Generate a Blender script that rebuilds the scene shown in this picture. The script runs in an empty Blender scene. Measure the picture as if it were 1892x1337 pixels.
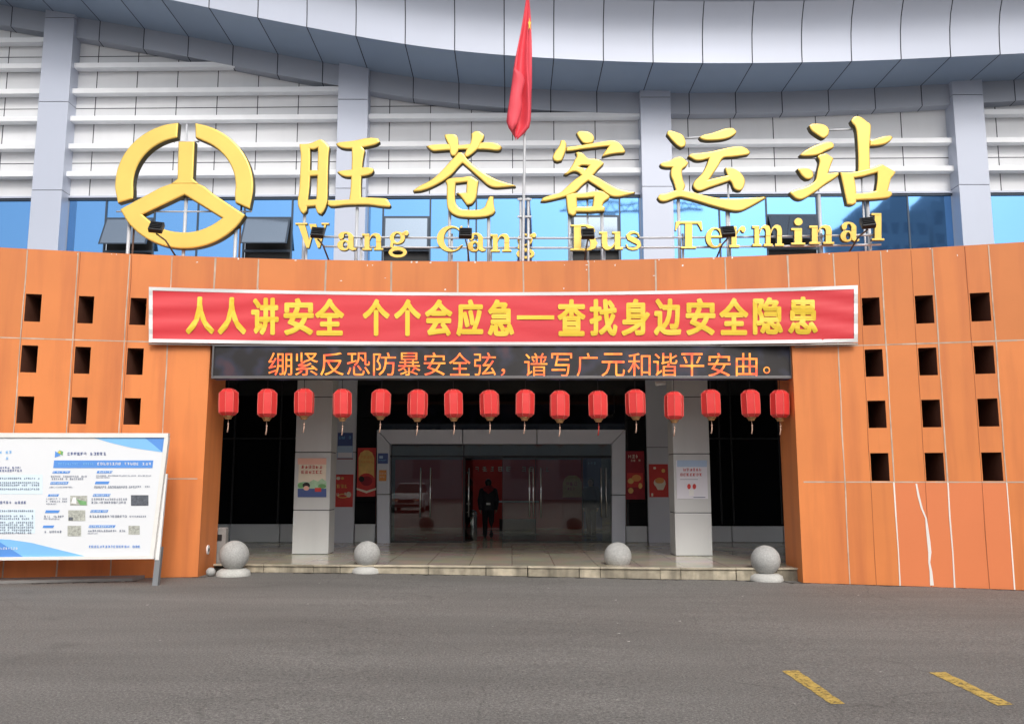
import bpy, bmesh, math, random
from mathutils import Vector, Matrix
random.seed(7)
S = bpy.context.scene
COL = S.collection

# ---------------------------------------------------------------- camera
F_PX, CX, CY, HOR, EYE = 1600.0, 946.0, 668.5, 885.0, 1.75
PITCH = math.atan((HOR - CY) / F_PX)
cam_d = bpy.data.cameras.new("camera"); cam = bpy.data.objects.new("camera", cam_d); COL.objects.link(cam)
cam.location = (0, 0, EYE); cam.rotation_euler = (math.pi / 2 + PITCH, 0, 0)
cam_d.sensor_fit = 'HORIZONTAL'; cam_d.sensor_width = 36.0; cam_d.lens = 36.0 * F_PX / 1892.0
cam_d.clip_end = 2000; cam_d.clip_start = 0.05
S.camera = cam

# ---------------------------------------------------------------- sky, sun, exposure
SUN_EL, SUN_AZ = math.radians(42), math.radians(166)      # behind the camera, slightly right
W = bpy.data.worlds.new("World"); S.world = W; W.use_nodes = True
nt = W.node_tree; nt.nodes.clear()
sky = nt.nodes.new('ShaderNodeTexSky'); sky.sky_type = 'NISHITA'; sky.sun_disc = False
sky.sun_elevation = SUN_EL; sky.sun_rotation = SUN_AZ
sky.air_density = 1.0; sky.dust_density = 4.0; sky.ozone_density = 1.0
hs = nt.nodes.new('ShaderNodeHueSaturation'); hs.inputs['Saturation'].default_value = 0.42   # cloud cover
bg = nt.nodes.new('ShaderNodeBackground'); bg.inputs['Strength'].default_value = 0.15
wo = nt.nodes.new('ShaderNodeOutputWorld')
nt.links.new(sky.outputs[0], hs.inputs['Color']); nt.links.new(hs.outputs[0], bg.inputs['Color']); nt.links.new(bg.outputs[0], wo.inputs['Surface'])
sd = bpy.data.lights.new("sun", 'SUN'); sd.energy = 1.0; sd.angle = math.radians(14); sd.color = (1.0, 0.96, 0.9)
sun = bpy.data.objects.new("sun", sd); COL.objects.link(sun)
sdir = Vector((math.sin(SUN_AZ) * math.cos(SUN_EL), math.cos(SUN_AZ) * math.cos(SUN_EL), math.sin(SUN_EL)))
sun.rotation_euler = sdir.to_track_quat('Z', 'Y').to_euler(); sun.location = (0, -10, 30)
S.view_settings.view_transform = 'Standard'; S.view_settings.look = 'None'
S.view_settings.exposure = 0.22; S.view_settings.gamma = 1.0
S.cycles.max_bounces = 8; S.cycles.transparent_max_bounces = 12
S.cycles.sample_clamp_indirect = 6.0

# ---------------------------------------------------------------- survey helpers: photo pixel -> point on a real plane
def ray(u, v):
    x = (u - CX) / F_PX; y = -(v - CY) / F_PX
    return (x, math.cos(PITCH) - y * math.sin(PITCH), math.sin(PITCH) + y * math.cos(PITCH))
def at_y(u, v, Y):
    r = ray(u, v); t = Y / r[1]; return Vector((t * r[0], Y, EYE + t * r[2]))
def at_z(u, v, z):
    r = ray(u, v); t = (z - EYE) / r[2]; return Vector((t * r[0], t * r[1], z))
def at_surf(u, v, fn):
    Y = 16.0
    for _ in range(12):
        p = at_y(u, v, Y); Y = fn(p.x, p.z)
    return at_y(u, v, Y)
def wall_y(x): return -0.014 * x * x - 0.023 * x + 16.352      # curved front wall in plan
def fac_y(x): return 23.4 - 0.0175 * x                         # upper facade, turned about one degree
def gz(x): return -0.010 * max(0.0, min(x, 12.0) + 3.0)        # road falls gently to the right
def lerp_tab(tab, x):
    if x <= tab[0][0]: return tab[0][1]
    for (a, b), (c, d) in zip(tab, tab[1:]):
        if x <= c: return b + (d - b) * (x - a) / (c - a)
    return tab[-1][1]
ROOF_Z = [(-19, 16.1), (-14.19, 15.186), (-11.73, 14.756), (-9.27, 14.279), (-6.81, 13.74), (-4.28, 13.236), (-2.99, 13.0),
          (-1.71, 12.816), (-.43, 12.687), (.86, 12.59), (2.17, 12.52), (3.5, 12.47), (4.79, 12.45), (6.12, 12.45), (7.45, 12.467),
          (8.78, 12.50), (10.12, 12.555), (11.48, 12.63), (12.9, 12.70), (14.2, 12.77), (19, 13.15)]
def roof_z(x):
    return sum(lerp_tab(ROOF_Z, x + d) for d in (-.9, -.45, 0, .45, .9)) / 5

# ---------------------------------------------------------------- materials
MATS = {}
def pm(name, col, rough=.6, metal=0.0, nscale=2.0, namt=.12, tone=.1, bump=0.0, bscale=60.0, streak=0.0, scol=None, spec=None, fine=0.0, fscale=60.0, emit=None):
    if name in MATS: return MATS[name]
    m = bpy.data.materials.new(name); m.use_nodes = True; n = m.node_tree.nodes; L = m.node_tree.links
    b = n['Principled BSDF']; b.inputs['Roughness'].default_value = rough; b.inputs['Metallic'].default_value = metal
    if spec is not None: b.inputs['Specular IOR Level'].default_value = spec
    geo = n.new('ShaderNodeNewGeometry')
    def noise(scale, mapscale=None, detail=4):
        t = n.new('ShaderNodeTexNoise'); t.inputs['Scale'].default_value = scale; t.inputs['Detail'].default_value = detail
        if mapscale:
            mp = n.new('ShaderNodeMapping'); mp.inputs['Scale'].default_value = mapscale
            L.new(geo.outputs['Position'], mp.inputs['Vector']); L.new(mp.outputs[0], t.inputs['Vector'])
        else: L.new(geo.outputs['Position'], t.inputs['Vector'])
        return t.outputs['Fac']
    def math_(op, a, bb):
        q = n.new('ShaderNodeMath'); q.operation = op
        for i, x in enumerate((a, bb)):
            if isinstance(x, (int, float)): q.inputs[i].default_value = x
            else: L.new(x, q.inputs[i])
        return q.outputs[0]
    fac = math_('ADD', math_('MULTIPLY', math_('SUBTRACT', noise(nscale), .5), 2 * namt), 1.0)
    at = n.new('ShaderNodeAttribute'); at.attribute_name = 'tone'
    fac = math_('MULTIPLY', fac, math_('ADD', math_('MULTIPLY', math_('SUBTRACT', at.outputs['Fac'], .5), 2 * tone), 1.0))
    if fine:
        fac = math_('MULTIPLY', fac, math_('ADD', math_('MULTIPLY', math_('SUBTRACT', noise(fscale, None, 2), .5), 2 * fine), 1.0))
    mx = n.new('ShaderNodeMix'); mx.data_type = 'RGBA'; mx.blend_type = 'MULTIPLY'; mx.inputs[0].default_value = 1.0
    mx.inputs['A'].default_value = (*col, 1)
    cb = n.new('ShaderNodeCombineColor'); [L.new(fac, cb.inputs[i]) for i in range(3)]
    L.new(cb.outputs[0], mx.inputs['B'])
    out = mx.outputs['Result']
    if streak:
        s = noise(1.0, (3.2, 3.2, .3), 7)
        rp = n.new('ShaderNodeMapRange'); rp.inputs['From Min'].default_value = .46; rp.inputs['From Max'].default_value = .75
        rp.inputs['To Max'].default_value = streak; L.new(s, rp.inputs['Value'])
        m2 = n.new('ShaderNodeMix'); m2.data_type = 'RGBA'; L.new(rp.outputs[0], m2.inputs[0]); L.new(out, m2.inputs['A'])
        m2.inputs['B'].default_value = (*(scol or tuple(c * .5 for c in col)), 1); out = m2.outputs['Result']
    L.new(out, b.inputs['Base Color'])
    if bump:
        bp = n.new('ShaderNodeBump'); bp.inputs['Strength'].default_value = bump; bp.inputs['Distance'].default_value = .01
        L.new(noise(bscale, None, 3), bp.inputs['Height']); L.new(bp.outputs[0], b.inputs['Normal'])
    if emit:
        L.new(out, b.inputs['Emission Color']); b.inputs['Emission Strength'].default_value = emit
    MATS[name] = m; return m

def wear(m, lo, hi, scale):
    n = m.node_tree.nodes; L = m.node_tree.links; g = n.new('ShaderNodeNewGeometry'); t = n.new('ShaderNodeTexNoise'); t.inputs['Scale'].default_value = scale; t.inputs['Detail'].default_value = 6; t.inputs['Roughness'].default_value = .7
    L.new(g.outputs['Position'], t.inputs['Vector']); r = n.new('ShaderNodeMapRange'); r.inputs[1].default_value = lo; r.inputs[2].default_value = hi; L.new(t.outputs['Fac'], r.inputs[0])
    x = n.new('ShaderNodeMixShader'); tr = n.new('ShaderNodeBsdfTransparent'); L.new(r.outputs[0], x.inputs[0]); L.new(tr.outputs[0], x.inputs[1]); L.new(n['Principled BSDF'].outputs[0], x.inputs[2]); L.new(x.outputs[0], n['Material Output'].inputs['Surface'])
M_ORANGE = pm('orange_paint', (.73, .232, .062), .55, nscale=1.3, namt=.10, tone=.12, streak=.6, scol=(.50, .135, .045), bump=.08, bscale=25)
M_PINKOR = pm('repainted_orange', (.76, .222, .080), .5, nscale=1.3, namt=.05, tone=.03, bump=.05, bscale=25)
M_SEAL = pm('joint_sealant', (.56, .44, .34), .8, namt=.5, nscale=4)
M_SEALW = pm('white_caulk', (.85, .82, .76), .7, namt=.08)
M_DARKHOLE = pm('recess_dark', (.012, .008, .006), .9)  # near black on the hole backs: the shade inside put into the colour
M_HOLESIDE = pm('recess_side', (.13, .042, .020), .9, nscale=4, namt=.3)  # grimy orange of the hole sides, with the recess shade put into the colour
M_WHITEP = pm('white_cladding', (.72, .735, .76), .45, nscale=.9, namt=.05, tone=.05, streak=.22, scol=(.60, .61, .63))
M_RAIL = pm('pale_rail', (.84, .86, .89), .4, nscale=2.5, namt=.08, tone=.05)
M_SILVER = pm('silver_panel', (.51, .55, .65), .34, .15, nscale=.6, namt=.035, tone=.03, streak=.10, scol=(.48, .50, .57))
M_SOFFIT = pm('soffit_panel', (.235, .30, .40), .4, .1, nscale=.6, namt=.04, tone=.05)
M_GREYPANEL = pm('grey_panel', (.64, .66, .73), .35, .1, nscale=1.2, namt=.05, tone=.05)
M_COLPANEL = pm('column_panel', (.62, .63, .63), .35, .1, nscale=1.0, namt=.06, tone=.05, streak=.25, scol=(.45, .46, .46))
M_JOINT = pm('dark_joint', (.03, .035, .05), .7)
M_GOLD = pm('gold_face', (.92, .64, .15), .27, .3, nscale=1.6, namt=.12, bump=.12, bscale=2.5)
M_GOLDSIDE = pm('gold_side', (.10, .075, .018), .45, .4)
M_STEELW = pm('white_steel', (.60, .62, .65), .4, .1, nscale=4, namt=.12)
M_BLACK = pm('black_metal', (.015, .015, .017), .45)
M_RUST = pm('rusty_steel', (.11, .06, .04), .7, namt=.4, nscale=9)
M_BANNER = pm('red_banner', (.72, .045, .058), .5, nscale=1.5, namt=.06, bump=.25, bscale=1.6)
M_YELLOW = pm('yellow_print', (.92, .64, .05), .5, namt=.04)
M_WHITE = pm('white_paint', (.82, .82, .81), .5, namt=.05)
M_LEDBODY = pm('display_face', (.020, .017, .018), .5, nscale=1.2, namt=.6)
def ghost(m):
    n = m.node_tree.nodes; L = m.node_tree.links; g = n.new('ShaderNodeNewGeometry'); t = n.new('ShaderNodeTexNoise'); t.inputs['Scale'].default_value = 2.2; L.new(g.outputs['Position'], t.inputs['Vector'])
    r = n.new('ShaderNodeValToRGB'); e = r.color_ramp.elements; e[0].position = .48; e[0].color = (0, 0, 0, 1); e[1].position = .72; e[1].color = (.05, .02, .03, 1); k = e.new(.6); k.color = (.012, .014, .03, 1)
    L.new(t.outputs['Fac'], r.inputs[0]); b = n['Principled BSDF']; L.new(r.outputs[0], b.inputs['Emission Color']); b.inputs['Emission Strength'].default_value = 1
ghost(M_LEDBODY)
M_BEZEL = pm('display_bezel', (.16, .15, .15), .4, .3)
M_LANTERN = pm('red_silk', (.76, .048, .045), .42, nscale=8, namt=.06)
M_GOLDTRIM = pm('dull_gold', (.42, .22, .09), .45, .4)
M_RIB = pm('lantern_rib', (.86, .22, .18), .4)
M_TASSEL = pm('tassel_pale', (.62, .40, .30), .7)
M_TASSELR = pm('tassel_red', (.5, .05, .04), .7)
M_GLASSBLK = pm('dark_glass', (.004, .0045, .006), .03, namt=0, tone=0)
M_INTFLOOR = pm('hall_floor', (.16, .155, .14), .25)
M_INTRED = pm('hall_red', (.60, .04, .03), .5)
M_INTDARK = pm('hall_dark', (.03, .03, .03), .7)
M_INTWALL = pm('hall_wall', (.30, .29, .26), .7)
M_STONE = pm('granite', (.40, .40, .385), .75, nscale=4, namt=.2, fine=.45, fscale=45, bump=.4, bscale=70)
M_PLINTH = pm('weathered_plinth', (.50, .50, .47), .85, nscale=5, namt=.22, fine=.2, fscale=40, bump=.5, bscale=40)
M_KERB = pm('kerb_stone', (.40, .35, .26), .8, nscale=7, namt=.6, tone=.3, bump=.5, bscale=30, streak=.9, scol=(.05, .045, .035))
M_NOSING = pm('step_nosing', (.50, .44, .33), .4, nscale=6, namt=.4, tone=.2, streak=.6, scol=(.10, .09, .07))
M_DIRT = pm('dark_grime', (.035, .032, .026), .95, nscale=9, namt=.5)
M_CONC = pm('concrete', (.26, .25, .24), .9, nscale=4, namt=.25, bump=.3, bscale=40)
M_CONCL = pm('pale_grit', (.5, .48, .45), .9)
M_FRAMEW = pm('board_frame', (.78, .77, .73), .45, nscale=3, namt=.12)
M_BOARDW = pm('board_print', (.76, .78, .80), .35, namt=.02)
M_BLUEL = pm('print_light_blue', (.22, .52, .86), .35, namt=.05)
M_BLUED = pm('print_blue', (.10, .29, .72), .35, namt=.05)
M_NAVY = pm('print_navy', (.07, .11, .30), .4)
M_TEXTG = pm('print_grey', (.16, .19, .27), .4)
M_CYAN = pm('print_pale_cyan', (.70, .83, .90), .4, namt=.02)
M_GREEN = pm('print_green', (.18, .40, .16), .5, nscale=14, namt=.5)
M_LEAFY = pm('print_pale_green', (.42, .62, .42), .5, nscale=12, namt=.3)
M_POSTRED = pm('poster_red', (.62, .045, .04), .45, nscale=5, namt=.15)
M_POSTDRED = pm('poster_maroon', (.30, .012, .025), .4, nscale=6, namt=.35)
M_POSTGOLD = pm('poster_gold', (.80, .50, .16), .45, nscale=7, namt=.3)
M_POSTCRM = pm('poster_cream', (.82, .72, .58), .5, nscale=6, namt=.1)
M_POSTPINK = pm('poster_pink', (.86, .48, .38), .5, namt=.05)
M_POSTLILAC = pm('poster_lilac', (.76, .75, .82), .45, namt=.05)
M_POSTSKY = pm('poster_sky', (.42, .56, .76), .45, namt=.1)
M_ORANGEP = pm('poster_orange', (.80, .33, .10), .5)
M_PHOTO = pm('printed_photo', (.42, .43, .38), .4, nscale=22, namt=.75, fine=.5, fscale=60)
M_PHOTOD = pm('printed_dark_photo', (.10, .11, .13), .4, nscale=22, namt=.8, fine=.5, fscale=60)
M_FLAG = pm('flag_cloth', (.82, .075, .105), .6, nscale=4, namt=.1)
M_STEEL = pm('brushed_steel', (.62, .62, .62), .25, .9)
M_SKIN = pm('skin', (.52, .31, .22), .55)
M_HAIR = pm('black_hair', (.012, .010, .010), .5)
M_JACKET = pm('black_jacket', (.016, .016, .024), .7, nscale=12, namt=.3)
M_HOODRED = pm('red_hood', (.28, .02, .03), .8, nscale=12, namt=.2)
M_TROUSER = pm('dark_trousers', (.012, .012, .016), .75)
M_SHOE = pm('black_shoe', (.012, .012, .012), .5)
M_YLINE = pm('worn_yellow', (.52, .36, .09), .8, nscale=9, namt=.35, fine=.4, fscale=70)
wear(M_YLINE, .30, .52, 22)
M_TOWER = pm('tower_wall', (.48, .50, .54), .8, nscale=.2, namt=.1)
M_TOWERWIN = pm('tower_window', (.22, .26, .32), .2)
M_CARW = pm('car_white', (.78, .79, .80), .2)
M_RUBBER = pm('rubber', (.02, .02, .02), .8)

def mat_blue_glass():
    m = bpy.data.materials.new('blue_glass'); m.use_nodes = True; n = m.node_tree.nodes; L = m.node_tree.links
    b = n['Principled BSDF']; b.inputs['Base Color'].default_value = (.16, .37, .70, 1); b.inputs['Metallic'].default_value = .92
    b.inputs['Roughness'].default_value = .03
    g = n.new('ShaderNodeNewGeometry'); t = n.new('ShaderNodeTexNoise'); t.inputs['Scale'].default_value = .55; L.new(g.outputs['Position'], t.inputs['Vector'])
    bp = n.new('ShaderNodeBump'); bp.inputs['Strength'].default_value = .06; bp.inputs['Distance'].default_value = .08
    L.new(t.outputs['Fac'], bp.inputs['Height']); L.new(bp.outputs[0], b.inputs['Normal'])
    return m
M_BLUEGLASS = mat_blue_glass()
def mat_clear_glass():
    m = bpy.data.materials.new('clear_glass'); m.use_nodes = True; n = m.node_tree.nodes; L = m.node_tree.links
    n.remove(n['Principled BSDF'])
    f = n.new('ShaderNodeFresnel'); f.inputs['IOR'].default_value = 1.7
    t = n.new('ShaderNodeBsdfTransparent'); t.inputs['Color'].default_value = (.74, .78, .74, 1)
    g = n.new('ShaderNodeBsdfGlossy'); g.inputs['Roughness'].default_value = .01
    x = n.new('ShaderNodeMixShader'); L.new(f.outputs[0], x.inputs[0]); L.new(t.outputs[0], x.inputs[1]); L.new(g.outputs[0], x.inputs[2])
    L.new(x.outputs[0], n['Material Output'].inputs['Surface']); return m
M_CLEAR = mat_clear_glass()
M_SASHGLASS = pm('sash_glass', (.31, .38, .46), .05, .85, namt=.02, tone=0)
def mat_led():
    m = bpy.data.materials.new('led_letters'); m.use_nodes = True; n = m.node_tree.nodes; L = m.node_tree.links
    b = n['Principled BSDF']; b.inputs['Base Color'].default_value = (.1, .03, .01, 1)
    g = n.new('ShaderNodeNewGeometry'); t = n.new('ShaderNodeTexNoise'); t.inputs['Scale'].default_value = 5.5; t.inputs['Detail'].default_value = 2
    L.new(g.outputs['Position'], t.inputs['Vector'])
    r = n.new('ShaderNodeValToRGB'); e = r.color_ramp.elements
    e[0].position = .36; e[0].color = (1, .09, .04, 1); e[1].position = .68; e[1].color = (1, .38, .045, 1)
    k = r.color_ramp.elements.new(.5); k.color = (1, .22, .035, 1)
    L.new(t.outputs['Fac'], r.inputs[0]); L.new(r.outputs[0], b.inputs['Emission Color']); b.inputs['Emission Strength'].default_value = 1.35
    return m
M_LED = mat_led()
def mat_asphalt():
    m = bpy.data.materials.new('asphalt'); m.use_nodes = True; n = m.node_tree.nodes; L = m.node_tree.links
    b = n['Principled BSDF']; b.inputs['Roughness'].default_value = .85
    g = n.new('ShaderNodeNewGeometry')
    def noise(s, d=4, ms=None, rough=.55):
        t = n.new('ShaderNodeTexNoise'); t.inputs['Scale'].default_value = s; t.inputs['Detail'].default_value = d; t.inputs['Roughness'].default_value = rough
        if ms:
            mp = n.new('ShaderNodeMapping'); mp.inputs['Scale'].default_value = ms; L.new(g.outputs['Position'], mp.inputs[0]); L.new(mp.outputs[0], t.inputs[0])
        else: L.new(g.outputs['Position'], t.inputs['Vector'])
        return t.outputs['Fac']
    def rng(v, a, bb, lo, hi):
        q = n.new('ShaderNodeMapRange'); q.inputs[1].default_value = a; q.inputs[2].default_value = bb; q.inputs[3].default_value = lo; q.inputs[4].default_value = hi
        L.new(v, q.inputs[0]); return q.outputs[0]
    def mul(a, bb):
        q = n.new('ShaderNodeMath'); q.operation = 'MULTIPLY'; L.new(a, q.inputs[0]); L.new(bb, q.inputs[1]); return q.outputs[0]
    f = mul(rng(noise(.35, 4, (.45, 1.5, 1)), .3, .7, .84, 1.16), rng(noise(42, 3), .3, .7, .62, 1.4))
    f = mul(f, rng(noise(1.1, 5, (.25, 2.2, 1)), .32, .68, .94, 1.06))             # bands worn by tyres
    f = mul(f, rng(noise(120, 2), .3, .7, .62, 1.45))
    vo = n.new('ShaderNodeTexVoronoi'); vo.inputs['Scale'].default_value = 55; L.new(g.outputs['Position'], vo.inputs['Vector'])
    f = mul(f, rng(vo.outputs['Distance'], .0, .5, 1.3, .88))
    f = mul(f, rng(noise(.9, 6, None, .65), .60, .72, 1.0, .80))                   # oil stains
    vc = n.new('ShaderNodeTexVoronoi'); vc.feature = 'DISTANCE_TO_EDGE'; vc.inputs['Scale'].default_value = .42
    w = n.new('ShaderNodeMix'); w.data_type = 'VECTOR'; w.inputs[0].default_value = .22
    tw = n.new('ShaderNodeTexNoise'); tw.inputs['Scale'].default_value = 1.6; tw.inputs['Detail'].default_value = 6; L.new(g.outputs['Position'], tw.inputs['Vector'])
    L.new(g.outputs['Position'], w.inputs['A']); L.new(tw.outputs['Color'], w.inputs['B']); L.new(w.outputs['Result'], vc.inputs['Vector'])
    crack = n.new('ShaderNodeMath'); crack.operation = 'MAXIMUM'; L.new(rng(vc.outputs['Distance'], .0, .005, .78, 1.0), crack.inputs[0]); L.new(rng(noise(.5, 3), .50, .58, 1.0, .0), crack.inputs[1])
    f = mul(f, crack.outputs[0])
    mx = n.new('ShaderNodeMix'); mx.data_type = 'RGBA'; mx.blend_type = 'MULTIPLY'; mx.inputs[0].default_value = 1
    wr = n.new('ShaderNodeMix'); wr.data_type = 'RGBA'; L.new(noise(.5, 2), wr.inputs[0])
    wr.inputs['A'].default_value = (.166, .163, .152, 1); wr.inputs['B'].default_value = (.178, .170, .158, 1)
    L.new(wr.outputs['Result'], mx.inputs['A'])
    cb = n.new('ShaderNodeCombineColor'); [L.new(f, cb.inputs[i]) for i in range(3)]; L.new(cb.outputs[0], mx.inputs['B'])
    L.new(mx.outputs['Result'], b.inputs['Base Color'])
    bp = n.new('ShaderNodeBump'); bp.inputs['Strength'].default_value = .7; bp.inputs['Distance'].default_value = .008
    L.new(noise(80, 3), bp.inputs['Height']); L.new(bp.outputs[0], b.inputs['Normal'])
    return m
M_ASPHALT = mat_asphalt()
def mat_tiles():
    m = bpy.data.materials.new('polished_tiles'); m.use_nodes = True; n = m.node_tree.nodes; L = m.node_tree.links
    b = n['Principled BSDF']; b.inputs['Roughness'].default_value = .16
    g = n.new('ShaderNodeNewGeometry'); br = n.new('ShaderNodeTexBrick'); br.offset = 0; br.inputs['Scale'].default_value = 1.0
    br.inputs['Brick Width'].default_value = .8; br.inputs['Row Height'].default_value = .8; br.inputs['Mortar Size'].default_value = .006
    br.inputs['Color1'].default_value = (.52, .455, .34, 1); br.inputs['Color2'].default_value = (.44, .38, .28, 1); br.inputs['Mortar'].default_value = (.10, .085, .06, 1)
    L.new(g.outputs['Position'], br.inputs['Vector'])
    t = n.new('ShaderNodeTexNoise'); t.inputs['Scale'].default_value = 1.6; t.inputs['Detail'].default_value = 6; L.new(g.outputs['Position'], t.inputs['Vector'])
    mx = n.new('ShaderNodeMix'); mx.data_type = 'RGBA'; mx.blend_type = 'OVERLAY'; mx.inputs[0].default_value = .35
    L.new(br.outputs['Color'], mx.inputs['A']); L.new(t.outputs['Color'], mx.inputs['B']); 
    hsv = n.new('ShaderNodeHueSaturation'); hsv.inputs['Saturation'].default_value = .85; L.new(mx.outputs['Result'], hsv.inputs['Color'])
    L.new(hsv.outputs[0], b.inputs['Base Color'])
    return m
M_TILES = mat_tiles()

# ---------------------------------------------------------------- mesh builder
class MB:
    def __init__(s): s.v = []; s.f = []; s.m = []; s.t = []; s.sm = []
    def face(s, pts, mi=0, tone=.5, smooth=False):
        b = len(s.v); s.v += [tuple(p) for p in pts]; s.f.append(tuple(range(b, b + len(pts)))); s.m.append(mi); s.t.append(tone); s.sm.append(smooth)
    def mesh(s, verts, faces, mi=0, tone=.5, smooth=False):
        b = len(s.v); s.v += [tuple(p) for p in verts]
        for f in faces:
            s.f.append(tuple(b + i for i in f)); s.m.append(mi if isinstance(mi, int) else mi(f)); s.t.append(tone); s.sm.append(smooth)
    def box(s, x0, x1, y0, y1, z0, z1, mi=0, tone=.5, bev=0.0):
        c = [(x0, y0, z0), (x1, y0, z0), (x1, y1, z0), (x0, y1, z0), (x0, y0, z1), (x1, y0, z1), (x1, y1, z1), (x0, y1, z1)]
        s.hexa(c, mi, tone, bev)
    def hexa(s, c, mi=0, tone=.5, bev=0.0):
        fs = [(0, 3, 2, 1), (4, 5, 6, 7), (0, 1, 5, 4), (1, 2, 6, 5), (2, 3, 7, 6), (3, 0, 4, 7)]
        if not bev: s.mesh(c, fs, mi, tone); return
        bm = bmesh.new(); vs = [bm.verts.new(p) for p in c]; [bm.faces.new([vs[i] for i in f]) for f in fs]
        bmesh.ops.bevel(bm, geom=list(bm.edges), offset=bev, segments=2, profile=.6, affect='EDGES')
        bm.verts.index_update(); s.mesh([v.co[:] for v in bm.verts], [[v.index for v in f.verts] for f in bm.faces], mi, tone); bm.free()
    def tube(s, path, r, seg=8, mi=0, cap=True, smooth=True, flat=1.0):
        path = [Vector(p) for p in path]; rr = r if isinstance(r, (list, tuple)) else [r] * len(path); b = len(s.v); N = len(path)
        up = Vector((0, 0, 1))
        for i, p in enumerate(path):
            d = (path[min(i + 1, N - 1)] - path[max(i - 1, 0)]).normalized()
            a = d.cross(up if abs(d.z) < .95 else Vector((0, 1, 0))).normalized(); c = a.cross(d).normalized()
            for k in range(seg):
                t = 2 * math.pi * k / seg; s.v.append(tuple(p + rr[i] * (a * math.cos(t) + c * math.sin(t) * flat)))
        for i in range(N - 1):
            for k in range(seg):
                k2 = (k + 1) % seg; s.f.append((b + i * seg + k, b + i * seg + k2, b + (i + 1) * seg + k2, b + (i + 1) * seg + k)); s.m.append(mi); s.t.append(.5); s.sm.append(smooth)
        if cap:
            for q in (tuple(b + k for k in reversed(range(seg))), tuple(b + (N - 1) * seg + k for k in range(seg))):
                s.f.append(q); s.m.append(mi); s.t.append(.5); s.sm.append(False)
    def lathe(s, prof, c=(0, 0, 0), seg=24, mi=0, smooth=True, rot=0.0):
        b = len(s.v); N = len(prof)
        for r, z in prof:
            for k in range(seg):
                t = 2 * math.pi * k / seg + rot; s.v.append((c[0] + r * math.cos(t), c[1] + r * math.sin(t), c[2] + z))
        for i in range(N - 1):
            for k in range(seg):
                k2 = (k + 1) % seg; s.f.append((b + i * seg + k, b + i * seg + k2, b + (i + 1) * seg + k2, b + (i + 1) * seg + k)); s.m.append(mi); s.t.append(.5); s.sm.append(smooth)
        for q in (tuple(b + k for k in reversed(range(seg))), tuple(b + (N - 1) * seg + k for k in range(seg))):
            s.f.append(q); s.m.append(mi); s.t.append(.5); s.sm.append(False)
    def ball(s, c, r, mi=0, seg=24, rings=14, scl=(1, 1, 1)):
        b = len(s.v); c = Vector(c)
        for i in range(rings + 1):
            a = math.pi * i / rings
            for k in range(seg):
                t = 2 * math.pi * k / seg
                s.v.append((c.x + r * scl[0] * math.sin(a) * math.cos(t), c.y + r * scl[1] * math.sin(a) * math.sin(t), c.z + r * scl[2] * math.cos(a)))
        for i in range(rings):
            for k in range(seg):
                k2 = (k + 1) % seg; s.f.append((b + i * seg + k, b + (i + 1) * seg + k, b + (i + 1) * seg + k2, b + i * seg + k2)); s.m.append(mi); s.t.append(.5); s.sm.append(True)

ORG = {}
def thing(name, label, cat, loc=(0, 0, 0), group=None):
    o = bpy.data.objects.new(name, None); COL.objects.link(o); o.location = loc; o.empty_display_size = .2
    o['label'] = label; o['category'] = cat
    if group: o['group'] = group
    ORG[o.name] = Vector(loc); return o
def obj(name, mb, mats, parent=None, label=None, cat=None, group=None, kind=None, weld=False, loc=None):
    org = ORG[parent.name] if parent else Vector(loc or (0, 0, 0))
    me = bpy.data.meshes.new(name)
    me.from_pydata([(p[0] - org.x, p[1] - org.y, p[2] - org.z) for p in mb.v], [], mb.f)
    for m in (mats if isinstance(mats, (list, tuple)) else [mats]): me.materials.append(m)
    me.polygons.foreach_set('material_index', mb.m); me.polygons.foreach_set('use_smooth', mb.sm)
    a = me.attributes.new('tone', 'FLOAT', 'FACE'); a.data.foreach_set('value', mb.t)
    if weld:
        bm = bmesh.new(); bm.from_mesh(me); bmesh.ops.remove_doubles(bm, verts=bm.verts, dist=1e-4); bm.to_mesh(me); bm.free()
    me.update(); o = bpy.data.objects.new(name, me); COL.objects.link(o)
    if parent: o.parent = parent
    else: o.location = org
    ORG[o.name] = org
    if label: o['label'] = label
    if cat: o['category'] = cat
    if group: o['group'] = group
    if kind: o['kind'] = kind
    return o
def copy_tree(o, parent=None):
    c = o.copy(); COL.objects.link(c)
    if parent: c.parent = parent
    for ch in list(o.children): copy_tree(ch, c)
    return c

# ---------------------------------------------------------------- outlines and lettering
def smooth_loop(pts, n=4, corner=52):
    P = [Vector(p).to_2d() for p in pts]; N = len(P); sharp = []
    for i in range(N):
        a = P[i] - P[i - 1]; b = P[(i + 1) % N] - P[i]
        sharp.append(a.length < 1e-9 or b.length < 1e-9 or math.degrees(abs(a.angle_signed(b, 0))) > corner)
    out = []
    for i in range(N):
        p0, p1, p2, p3 = P[i - 1], P[i], P[(i + 1) % N], P[(i + 2) % N]
        t1 = (p2 - p1) if sharp[i] else (p2 - p0) * .5
        t2 = (p2 - p1) if sharp[(i + 1) % N] else (p3 - p1) * .5
        L = (p2 - p1).length
        if t1.length > L: t1 = t1.normalized() * L
        if t2.length > L: t2 = t2.normalized() * L
        for k in range(n):
            t = k / n; h = (2 * t ** 3 - 3 * t * t + 1, t ** 3 - 2 * t * t + t, -2 * t ** 3 + 3 * t * t, t ** 3 - t * t)
            out.append(p1 * h[0] + t1 * h[1] + p2 * h[2] + t2 * h[3])
    return out
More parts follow.
